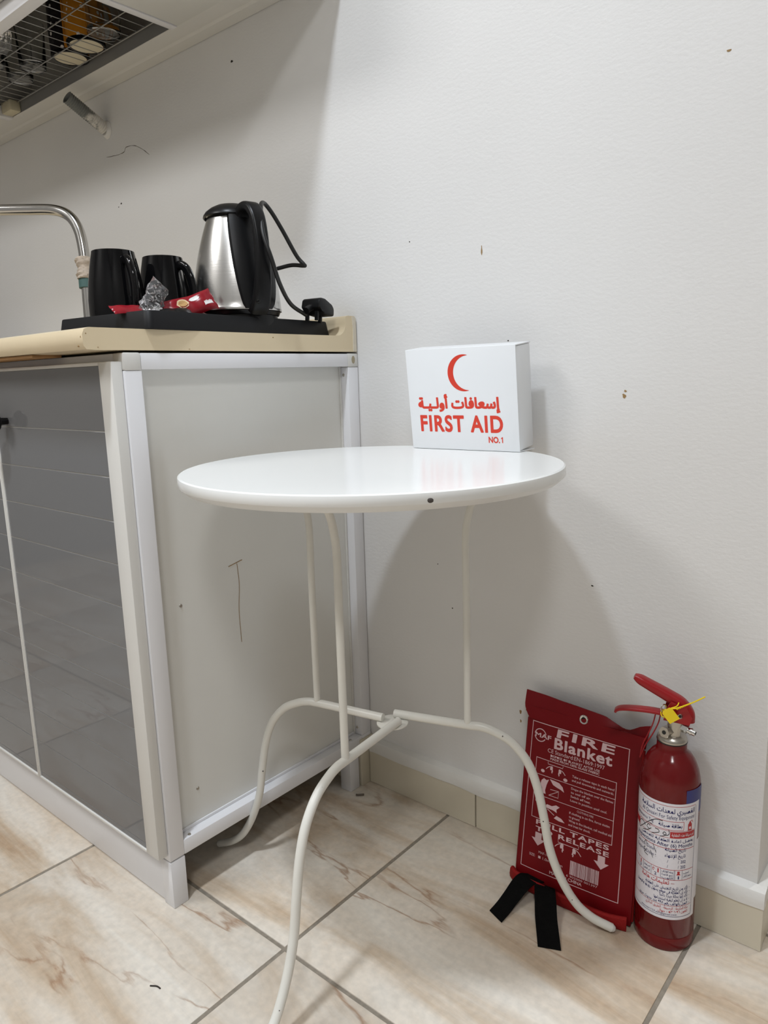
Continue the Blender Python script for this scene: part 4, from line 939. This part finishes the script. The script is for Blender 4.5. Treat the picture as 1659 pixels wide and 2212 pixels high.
# print on the pouch
pr_ = Print(); t_ = 0.0011
pr_.frame(0.0060, 0.0280, 0.1640, 0.2640, t_, 32)
pr_.ring(0.0215, 0.2440, 0.0098, 0.0014, 0.25, PI-0.1); pr_.ring(0.0215, 0.2440, 0.0098, 0.0014, PI+0.25, 2*PI-0.5)
pr_.text('MAF', 0.0125, 0.0405, 0.2405, 0.0068, 0.02)
pr_.text('FIRE', 0.0490, 0.1420, 0.2490, 0.0125, 0.030, slant=0.10, spacing=1.2)
pr_.text('Blanket', 0.0465, 0.1400, 0.2305, 0.0165, 0.030, spacing=1.1)
pr_.text('CE', 0.0365, 0.0465, 0.2215, 0.0062, 0.0); pr_.text('Standard:EN-1869:1997', 0.0490, 0.1290, 0.2215, 0.0062, 0.0)
pr_.text('DISPOSE OF BLANKET AFTER USE', 0.0420, 0.1220, 0.2155, 0.0036, 0.01, 2); pr_.text('MADE FROM 100% GLASS FABRIC', 0.0420, 0.1220, 0.2108, 0.0036, 0.02, 2)
pr_.frame(0.0180, 0.1120, 0.1490, 0.2085, t_*0.8, 24); pr_.rect(0.0180, 0.1820, 0.1490, 0.1828, 24); pr_.rect(0.0180, 0.1490, 0.1490, 0.1498, 24)
y = 0.2010
for ls in ((['Take a release tape in each hand', 'and pull downwards and outwards.'], 0.1945, 0.146), (['Drape the blanket over the flames', 'to seal off air.', 'Switch off heat.', 'Leave in position until cool.'], 0.1755, 0.146), (['If clothing is on fire, force victim', 'to ground.', 'Wrap in fire blanket, call medical aid', 'and treat for shock.'], 0.1370, 0.147)):
    yy = ls[1]; mxl = max(len(x) for x in ls[0])
    for x in ls[0]: pr_.text(x, 0.0800, 0.0800+(ls[2]-0.0800)*len(x)/mxl, yy, 0.0036, 0.008, 2); yy -= 0.0062
pr_.text('CLOTHING FIRE', 0.0920, 0.1180, 0.1432, 0.0034, 0.0, 2)
# pictograms: hands pulling tapes, a figure with a blanket, a wrapped person
def hand(cx, cy, s, m_):
    pr_.poly([(cx+m_*a*s, cy+b*s) for a, b in [(-0.2, 0.9), (0.25, 1.0), (0.45, 0.7), (0.42, 0.2), (0.55, -0.5), (0.25, -0.55), (0.1, -0.1), (-0.25, -0.2), (-0.35, 0.3)]])
    pr_.stroke([(cx-m_*0.3*s, cy+0.8*s), (cx-m_*0.9*s, cy+0.45*s), (cx-m_*1.5*s, cy-0.2*s)], 0.0011)
    pr_.stroke([(cx+m_*0.2*s, cy-0.4*s), (cx+m_*0.3*s, cy-0.9*s)], 0.0016)
hand(0.0450, 0.1955, 0.0058, 1); hand(0.0600, 0.1945, 0.0058, -1)
pr_.stroke([(0.0390, 0.2065), (0.0390, 0.2030), (0.0640, 0.2030), (0.0640, 0.2065)], 0.0009, False)
pr_.ellipse(0.0310, 0.1895, 0.0032, 0.0026); pr_.ellipse(0.0695, 0.1865, 0.0034, 0.0026)
pr_.poly([(0.0300, 0.1740), (0.0340, 0.1785), (0.0385, 0.1765), (0.0425, 0.1785), (0.0395, 0.1700), (0.0375, 0.1600), (0.0390, 0.1545), (0.0330, 0.1545), (0.0325, 0.1620), (0.0290, 0.1680)])
pr_.poly([(0.0440, 0.1800), (0.0520, 0.1795), (0.0600, 0.1785), (0.0660, 0.1740), (0.0690, 0.1665), (0.0630, 0.1690), (0.0560, 0.1705), (0.0500, 0.1725)])
pr_.stroke([(0.0440, 0.1545), (0.0600, 0.1545), (0.0600, 0.1650), (0.0460, 0.1640)], 0.0009, False); pr_.stroke([(0.0450, 0.1550), (0.0590, 0.1640)], 0.0008)
pr_.poly([(0.0380, 0.1345), (0.0430, 0.1395), (0.0510, 0.1390), (0.0580, 0.1425), (0.0640, 0.1410), (0.0590, 0.1360), (0.0600, 0.1310), (0.0540, 0.1330), (0.0470, 0.1335)])
for k_ in range(4): pr_.ring(0.0250+0.004*k_, 0.1400-0.004*(k_ % 2), 0.0022, 0.0008, 0, 4.5, 10)
pr_.stroke([(0.0300, 0.1290), (0.0360, 0.1250), (0.0420, 0.1255), (0.0450, 0.1215)], 0.0013); pr_.poly([(0.0560, 0.1215), (0.0600, 0.1265), (0.0680, 0.1245), (0.0740, 0.1195), (0.0640, 0.1195)]); pr_.stroke([(0.0440, 0.1325), (0.0560, 0.1260)], 0.001)
pr_.text('PULL TAPES', 0.0270, 0.1450, 0.1030, 0.0070, 0.028, spacing=1.15); pr_.text('TO RELEASE', 0.0270, 0.1455, 0.0925, 0.0070, 0.028, spacing=1.15)
for ax_, ay_ in ((0.0330, 0.0900), (0.1350, 0.0905)):
    pr_.poly([(ax_-0.0055, ay_), (ax_+0.0055, ay_), (ax_+0.0055, ay_-0.0100), (ax_+0.0115, ay_-0.0100), (ax_, ay_-0.0210), (ax_-0.0115, ay_-0.0100), (ax_-0.0055, ay_-0.0100)])
hand(0.0720, 0.0800, 0.0072, 1); hand(0.0930, 0.0790, 0.0072, -1)
pr_.stroke([(0.0660, 0.0925), (0.0660, 0.0870), (0.0990, 0.0870), (0.0990, 0.0915)], 0.0009, False)
pr_.text('SIZE:', 0.0200, 0.0300, 0.0500, 0.0042, 0.0, 2); pr_.rect(0.0355, 0.0500, 0.0395, 0.0540); pr_.text('1.0m x 1.0m', 0.0430, 0.0760, 0.0500, 0.0042, 0.0, 2); pr_.text('MAF-10', 0.0355, 0.0520, 0.0580, 0.0038, 0.0, 2)
random.seed(12); x = 0.0880
while x < 0.1330:
    wd = random.choice([0.0004, 0.0006, 0.0009, 0.0013]); pr_.rect(x, 0.0440, x+wd, 0.0660); x += wd+random.choice([0.0003, 0.0005, 0.0007])
pr_.text('6 902000 001397', 0.0830, 0.1320, 0.0392, 0.0032, 0.0, 2)
pr_.text('MADE IN CHINA', 0.0560, 0.1080, 0.0325, 0.0050, 0.012, 2)
pr_.build('printed_lettering', bface, 'print_pink', fb)

# ------------------------------------------------------------------ fire extinguisher
EX, EY, ER = 0.5989, -0.0547, 0.0397
fe = thing('fire_extinguisher', 'small red fire extinguisher with white label standing by the wall corner', 'fire extinguisher', (EX, EY, 0))
lathe('cylinder', [(0.0, 0.004), (0.033, 0.004), (0.0350, 0.0), (0.0385, 0.0008), (ER, 0.004), (ER, 0.0195), (ER-0.0006, 0.0205), (ER, 0.0215), (ER, 0.232), (0.0388, 0.246), (0.0362, 0.259), (0.0318, 0.271), (0.0262, 0.2795), (0.0212, 0.2845), (0.0196, 0.2875), (0.0192, 0.2985), (0.0, 0.2985)], 'extinguisher_red', fe, 72, (EX, EY, 0))
lathe('neck_collar', [(0.0, 0.2985), (0.0196, 0.2985), (0.0198, 0.3005), (0.0190, 0.3035), (0.0165, 0.3065), (0.0140, 0.3080), (0.0, 0.3080)], 'valve_metal', fe, 40, (EX, EY, 0))
lathe('seal_ring', [(0.0180, 0.2978), (0.0200, 0.2980), (0.0200, 0.2993), (0.0180, 0.2995)], 'black_rubber', fe, 40, (EX, EY, 0))
en = Vector((CAM.x-EX, CAM.y-EY, 0)).normalized(); es = Vector((0, 0, 1)).cross(en)       # towards the room, along the wall
def E(s, n, z): return Vector((EX, EY, z))+es*s+en*n
bm = bmesh.new(); sweep_bm(bm, [E(0.001, 0, 0.306), E(0.001, 0, 0.312), E(0.003, 0, 0.322), E(0.006, 0, 0.336), E(0.008, 0, 0.346)], lambda t: rrect(0.020-0.004*t, 0.024-0.004*t, 0.006), upv=(en.x, en.y, 0)); vb = frombm('valve_body', bm, 'valve_metal', fe, True)
def cyl_between(name, a, b, r, mt, par, seg=20, r2=None):
    bm = bmesh.new(); sweep_bm(bm, [a, a.lerp(b, 0.5), b], lambda t: circ(r+((r2 or r)-r)*t, seg)); return frombm(name, bm, mt, par, True)
bd_ = (en*0.78-es*0.45+Vector((0, 0, 0.1))).normalized()
pbo = cyl_between('gauge_port', E(-0.004, 0.006, 0.3135), E(-0.004, 0.006, 0.3135)+bd_*0.013, 0.0078, 'valve_metal', fe, 6)
cyl_between('port_hole', E(-0.004, 0.006, 0.3135)+bd_*0.0128, E(-0.004, 0.006, 0.3135)+bd_*0.0134, 0.0028, 'black_rubber', pbo, 14)
nd = (es*0.86+en*0.30-Vector((0, 0, 0.16))).normalized(); n0 = E(0.009, 0.004, 0.3205)
noz = cyl_between('nozzle', n0, n0+nd*0.011, 0.0058, 'nozzle_metal', fe, 6)
cyl_between('nozzle_tip', n0+nd*0.011, n0+nd*0.021, 0.0042, 'nozzle_metal', noz, 18); cyl_between('nozzle_flange', n0+nd*0.0145, n0+nd*0.0165, 0.0052, 'nozzle_metal', noz, 18); cyl_between('nozzle_bore', n0+nd*0.021, n0+nd*0.0214, 0.0024, 'black_rubber', noz, 14)
# squeeze lever and carry handle
bm = bmesh.new()
lv = catmull([E(0.0165, 0.001, 0.3300), E(0.0165, 0.001, 0.3400), E(0.0085, 0.001, 0.3520), E(-0.0060, 0.001, 0.3610), E(-0.0300, 0.001, 0.3730), E(-0.0510, 0.001, 0.3835)], 7)
def lsec(t):
    th = 0.022-0.011*t if t < 0.9 else 0.0121-0.006*((t-0.9)/0.1)**2
    wd = 0.021-0.004*t if t < 0.9 else 0.0174-0.007*((t-0.9)/0.1)**2
    return [(y, x) for x, y in rrect(wd, th, min(th, wd)*0.40, 4)]
sweep_bm(bm, lv, lsec, upv=(en.x, en.y, 0)); lever = frombm('squeeze_lever', bm, 'lever_red', fe, True)
for sgn in (1,):
    cyl_between('pivot_pin', E(0.0085, -0.0135, 0.3395), E(0.0085, 0.0140, 0.3395), 0.0036, 'nozzle_metal', lever, 16); cyl_between('pivot_bore', E(0.0085, 0.0138, 0.3395), E(0.0085, 0.0144, 0.3395), 0.0019, 'black_rubber', lever, 12)
bm = bmesh.new()
ch_ = catmull([E(0.012, 0.002, 0.3345), E(-0.006, 0.002, 0.3360), E(-0.030, 0.002, 0.3375), E(-0.055, 0.002, 0.3365), E(-0.068, 0.002, 0.3345), E(-0.0735, 0.002, 0.3315), E(-0.0745, 0.002, 0.3290)], 7)
sweep_bm(bm, ch_, lambda t: [(y, x) for x, y in rrect(0.0155-0.003*t, 0.0052-0.002*t, 0.0015, 3)], upv=(en.x, en.y, 0)); frombm('carry_handle', bm, 'lever_red', fe, True)
bm = bmesh.new()
for sd_ in (-1, 1): prism_bm(bm, [(-0.012, 0.331), (0.0205, 0.328), (0.0235, 0.338), (0.0165, 0.352), (-0.0035, 0.3585), (-0.010, 0.345)], lambda a, z: E(a, 0.001+sd_*0.0115, z), lambda a, z: E(a, 0.001+sd_*0.0130, z))
frombm('lever_cheeks', bm, 'lever_red', fe)
for dx in (0.0, 0.0045): tube('red_strap', [E(-0.016-dx*1.4, 0.004, 0.3340), E(-0.0185-dx*1.4, 0.003, 0.320), E(-0.025-dx*1.2, 0.0, 0.302), E(-0.034-dx*0.8, -0.003, 0.282), E(-0.0405, -0.004, 0.262)], 0.0009, 'lever_red', fe, 8, 6)
V, F = lathe_vf([(0.0050+0.0008*math.cos(a), 0.0008*math.sin(a)) for a in [2*PI*i/8 for i in range(9)]], 24); q3 = (en*0.6+es*0.8).to_track_quat('Z', 'Y').to_matrix()
pyd('pin_ring', [q3 @ Vector(v)+E(-0.0125, 0.012, 0.3475) for v in V], F, 'nozzle_metal', fe, True)
# yellow seal: tag plate and tail
bm = bmesh.new(); ta_ = math.radians(38)
def YT(a, b, n): return E(-0.0035+a*math.cos(ta_)-b*math.sin(ta_), n, 0.3425+a*math.sin(ta_)+b*math.cos(ta_))
prism_bm(bm, [(-0.0074, -0.0095), (0.0074, -0.0095), (0.0074, 0.0070), (0.0050, 0.0092), (-0.0050, 0.0092), (-0.0074, 0.0070)][::-1], lambda a, b: YT(a, b, 0.0200), lambda a, b: YT(a, b, 0.0215))
sl = frombm('seal_tag', bm, 'yellow_plastic', fe)
tube('seal_tail', [YT(0.004, 0.0075, 0.0185), E(0.0035, 0.0185, 0.3525), E(0.0130, 0.0185, 0.3575), E(0.0250, 0.019, 0.3650), E(0.0375, 0.019, 0.3740)], 0.0010, 'yellow_plastic', sl, 8, 6)
tube('seal_loop', [YT(0.005, 0.0070, 0.0185), E(0.0040, 0.016, 0.3545), E(0.006, 0.009, 0.357), E(0.002, 0.006, 0.352), E(-0.008, 0.010, 0.346), E(-0.0150, 0.013, 0.343), E(-0.0135, 0.016, 0.337), YT(-0.005, -0.003, 0.0180)], 0.0008, 'yellow_plastic', sl, 8, 6)
for q in range(9):
    p = E(0.0045+0.0035*q*0.55, 0.0185, 0.3513+0.0021*q*0.62); bm = bmesh.new(); bmesh.ops.create_icosphere(bm, subdivisions=1, radius=0.0012); bmesh.ops.translate(bm, verts=bm.verts, vec=p); frombm('seal_bead', bm, 'yellow_plastic', sl, True)
# maintenance label wrapped round the cylinder: degrees, height
def cylmap(lift): return lambda a, z: Vector((EX+(ER+lift)*math.cos(math.radians(a*1000)), EY+(ER+lift)*math.sin(math.radians(a*1000)), z))
def wrap(name, a0, a1, z0, z1, lift, mt, par, n=48, notch=None):
    V, F = [], []
    for i in range(n+1):
        a = a0+(a1-a0)*i/n
        for z in (z0, z1): V.append((EX+(ER+lift)*math.cos(math.radians(a)), EY+(ER+lift)*math.sin(math.radians(a)), z))
    for i in range(n): F.append((2*i, 2*i+2, 2*i+3, 2*i+1))
    return pyd(name, V, F, mt, par, True)
wrap('blue_sticker', -40, 14, 0.2060, 0.2443, 0.00010, 'blue_sticker', fe, 20)
lab = wrap('maintenance_label', -172, -4.5, 0.0512, 0.2255, 0.00025, 'label_white', fe, 60)
wrap('paper_strip', -4.0, 10, 0.075, 0.165, 0.00012, 'label_white', fe, 8)
K = 0.001       # degrees are kept as thousandths so that print helpers work in small units
navy, red, blk = Print(), Print(), Print(); bands = []
def piece(nm):
    p = Print(); bands.append((nm, p)); return p
def tx(p, s, a0, a1, z, cap, wgt=0.0, ar=False, res=2): p.text(s, a0*K, a1*K, z, cap, wgt, res, ar)
def hline(p, a0, a1, z, t=0.0006): p.rect(a0*K, z-t/2, a1*K, z+t/2, max(1, int((a1-a0)/4)))
def vline(p, a, z0, z1, t=0.6): p.rect((a-t/2)*K, z0, (a+t/2)*K, z1)
hline(red, -165, -17, 0.2215); vline(navy, -15.5, 0.056, 0.2205, 0.7); hline(navy, -165, -16, 0.0560)
tx(navy, 'القصيري لمعدات السلامة', -130, -19.5, 0.2115, 0.0068, 0.012, True)
tx(navy, 'Al Qosairi For Safety Equipmint', -128, -19, 0.2030, 0.0056, 0.0)
hline(red, -165, -43, 0.1995); hline(red, -165, -43, 0.1872); vline(red, -43, 0.1872, 0.1995, 0.8)
tx(navy, 'بطاقة صيانة', -90, -46, 0.1910, 0.0050, 0.012, True); tx(navy, 'Maintenance Tag', -150, -100, 0.1915, 0.0045)
# little extinguisher sign
sg = piece('extinguisher_sign'); sg.rect(-34*K, 0.1858, -25*K, 0.1955, 3); sg.poly([(-33*K, 0.1955), (-26*K, 0.1955), (-28*K, 0.1990), (-31*K, 0.1990)]); sg.stroke([(-29.5*K, 0.1985), (-25*K, 0.2000), (-22.5*K, 0.1965)], 0.0010)
whp = Print(); whp.rect(-31.5*K, 0.1880, -27.5*K, 0.1915, 1)
piece('red_band').rect(-68*K, 0.1752, -17*K, 0.1845, 13); piece('red_band').rect(-165*K, 0.1752, -136*K, 0.1845, 7)
tx(whp, 'تم صيانة هذه الطفاية', -65, -20, 0.1782, 0.0040, 0.010, True)
hline(red, -136, -17, 0.1855, 0.0005); hline(red, -136, -68, 0.1752, 0.0005)
tx(navy, 'يفضل اعادة الطفاية للفحص', -128, -20, 0.1690, 0.0042, 0.010, True); tx(navy, 'Inspections After (6) Months', -140, -21, 0.1618, 0.0050, 0.012)
hline(red, -165, -17, 0.1590, 0.0008)
tx(navy, 'تاريخ الصيانة', -76, -36, 0.1555, 0.0048, 0.010, True); tx(navy, 'تاريخ الإنتهاء', -76, -36, 0.1467, 0.0048, 0.010, True)
tx(navy, 'Service Date :', -140, -92, 0.1505, 0.0050); tx(navy, 'Expire Date :', -140, -92, 0.1420, 0.0050)
for z in (0.1380, 0.1302):
    tx(navy, '202', -46, -35.5, z, 0.0045, 0.010); tx(navy, '/', -51, -49, z, 0.0045); tx(navy, '/', -71, -69, z, 0.0045)
hline(red, -165, -16.5, 0.1275, 0.0007); hline(red, -165, -16.5, 0.1122, 0.0007)
for a in (-55.8, -41.5, -57.5, -100.5, -82, -119, -134): vline(navy, a, 0.1125, 0.1272, 0.55)
tx(navy, '1', -50, -47.5, 0.1140, 0.0046, 0.015); tx(navy, '2', -94, -89.5, 0.1145, 0.0046, 0.015); tx(navy, '3', -129, -125, 0.1145, 0.0046, 0.015)
tri = piece('pin_sign'); tri.poly([(-53*K, 0.1200), (-45*K, 0.1200), (-49*K, 0.1262)]); tri.rect(-51.5*K, 0.1235, -46.5*K, 0.1256); piece('nozzle_sign').rect(-88*K, 0.1195, -85.5*K, 0.1258); red.ring(-96*K, 0.1228, 0.0018, 0.0010, 0, 5.2, 14); piece('press_sign').rect(-128*K, 0.1195, -125.5*K, 0.1255)
for k_, s_ in enumerate(['اسحب', 'مسمار الأمان']): tx(navy, s_, -39.5+k_*-0.0, -21 if k_ else -27, 0.1215-0.0050*k_, 0.0030, 0.012, True)
for k_, s_ in enumerate(['وجه القاذف', 'نحو قاعدة', 'اللهب']): tx(navy, s_, -80, -59.5, 0.1228-0.0046*k_, 0.0030, 0.012, True)
for k_, s_ in enumerate(['اضغط', 'على المقبض']): tx(navy, s_, -117, -103, 0.1215-0.0050*k_, 0.0030, 0.012, True)
tx(red, '-- تعليمات هامة', -122, -56, 0.1050, 0.0060, 0.016, True)
for s_, a0, z in [('تأكد من تاريخ التفتيش على الطفاية', -112, 0.0975), ('تأكد أن الطفاية في موقع يسهل رؤيتها والوصول', -136, 0.0917), ('تأكد أنها بحالة جيدة دائما', -82, 0.0858), ('لا بد أن تتعلم كيفية استخدامها', -93, 0.0800), ('اتصل بالهاتف رقم ٩٩٨ عند حدوث حريق', -128, 0.0742)]:
    tx(navy, s_, a0, -27, z, 0.0043, 0.012, True); tx(navy, '-', -24, -22, z, 0.0040)
hline(red, -165, -17.5, 0.0725, 0.0006)
tx(red, 'مكة المكرمة - الرصيفة - الطريق الدائري', -110, -25, 0.0672, 0.0038, 0.010, True); tx(red, 'تلفون ٥٣٠٦٠٩٦ - جوال', -84, -25, 0.0618, 0.0038, 0.010, True)
tx(navy, 'alqosairi123.est@gmail.com', -120, -48.5, 0.0580, 0.0030)
# marker handwriting
for P_ in ([(-82, 0.1985), (-96, 0.1975), (-112, 0.1880), (-128, 0.1760), (-136, 0.1715), (-139, 0.1770), (-131, 0.1840), (-122, 0.1835), (-118, 0.1800)],
           [(-106, 0.1835), (-110, 0.1855), (-114, 0.1810), (-108, 0.1790), (-104, 0.1815), (-112, 0.1760), (-124, 0.1725)], [(-108, 0.1880), (-102, 0.1878)],
           [(-96, 0.1840), (-90, 0.1838), (-88, 0.1805), (-95, 0.1775), (-103, 0.1752)], [(-70.5, 0.1870), (-69.5, 0.1815), (-74, 0.1785), (-81, 0.1800), (-78, 0.1830), (-75, 0.1800), (-80, 0.1765), (-86, 0.1750)],
           [(-119, 0.1535), (-115, 0.1590), (-111, 0.1515)], [(-99, 0.1600), (-96, 0.1550), (-92, 0.1480)], [(-116, 0.1490), (-120, 0.1455), (-114, 0.1440), (-118, 0.1405), (-109, 0.1380)], [(-104, 0.1480), (-101, 0.1430), (-98, 0.1385)], [(-89.6, 0.1575), (-89, 0.1570)], [(-94, 0.1452), (-93.2, 0.1447)]):
    blk.stroke([(a*K, z) for a, z in P_], 0.00095)
# strokes were laid out in mixed units: stretch only affects line thickness along the curve
navy.build('navy_print', cylmap(0.00040), 'ink_navy', lab); red.build('red_print', cylmap(0.00036), 'ink_red', lab)['kind'] = 'stuff'

for nm, p in bands: p.build(nm, cylmap(0.00036), 'ink_red', lab)
blk.build('marker_writing', cylmap(0.00050), 'ink_black', lab); whp.build('white_print', cylmap(0.00048), 'label_white', lab)

# ------------------------------------------------------------------ crumbs on the floor
def crumb(name, lab, pts, r, mt):
    o = tube(name, pts, r, mt, None, 7, 4, origin=pts[0]); tag(o, lab, 'debris'); return o
crumb('twig', 'thin dark twig on the tile in front of the cabinet', [(0.098, -0.572, 0.0010), (0.106, -0.567, 0.0014), (0.113, -0.566, 0.0010)], 0.0009, 'dark_debris')
crumb('dust_clump', 'dark dust clump on the floor tile by the rear cabinet foot', [(0.0155, -0.068, 0.0020), (0.0205, -0.066, 0.0026), (0.0270, -0.058, 0.0020)], 0.0019, 'dust_grey')

bpy.context.view_layer.update()
for o in COL.objects:
    if '_local' in o: del o['_local']
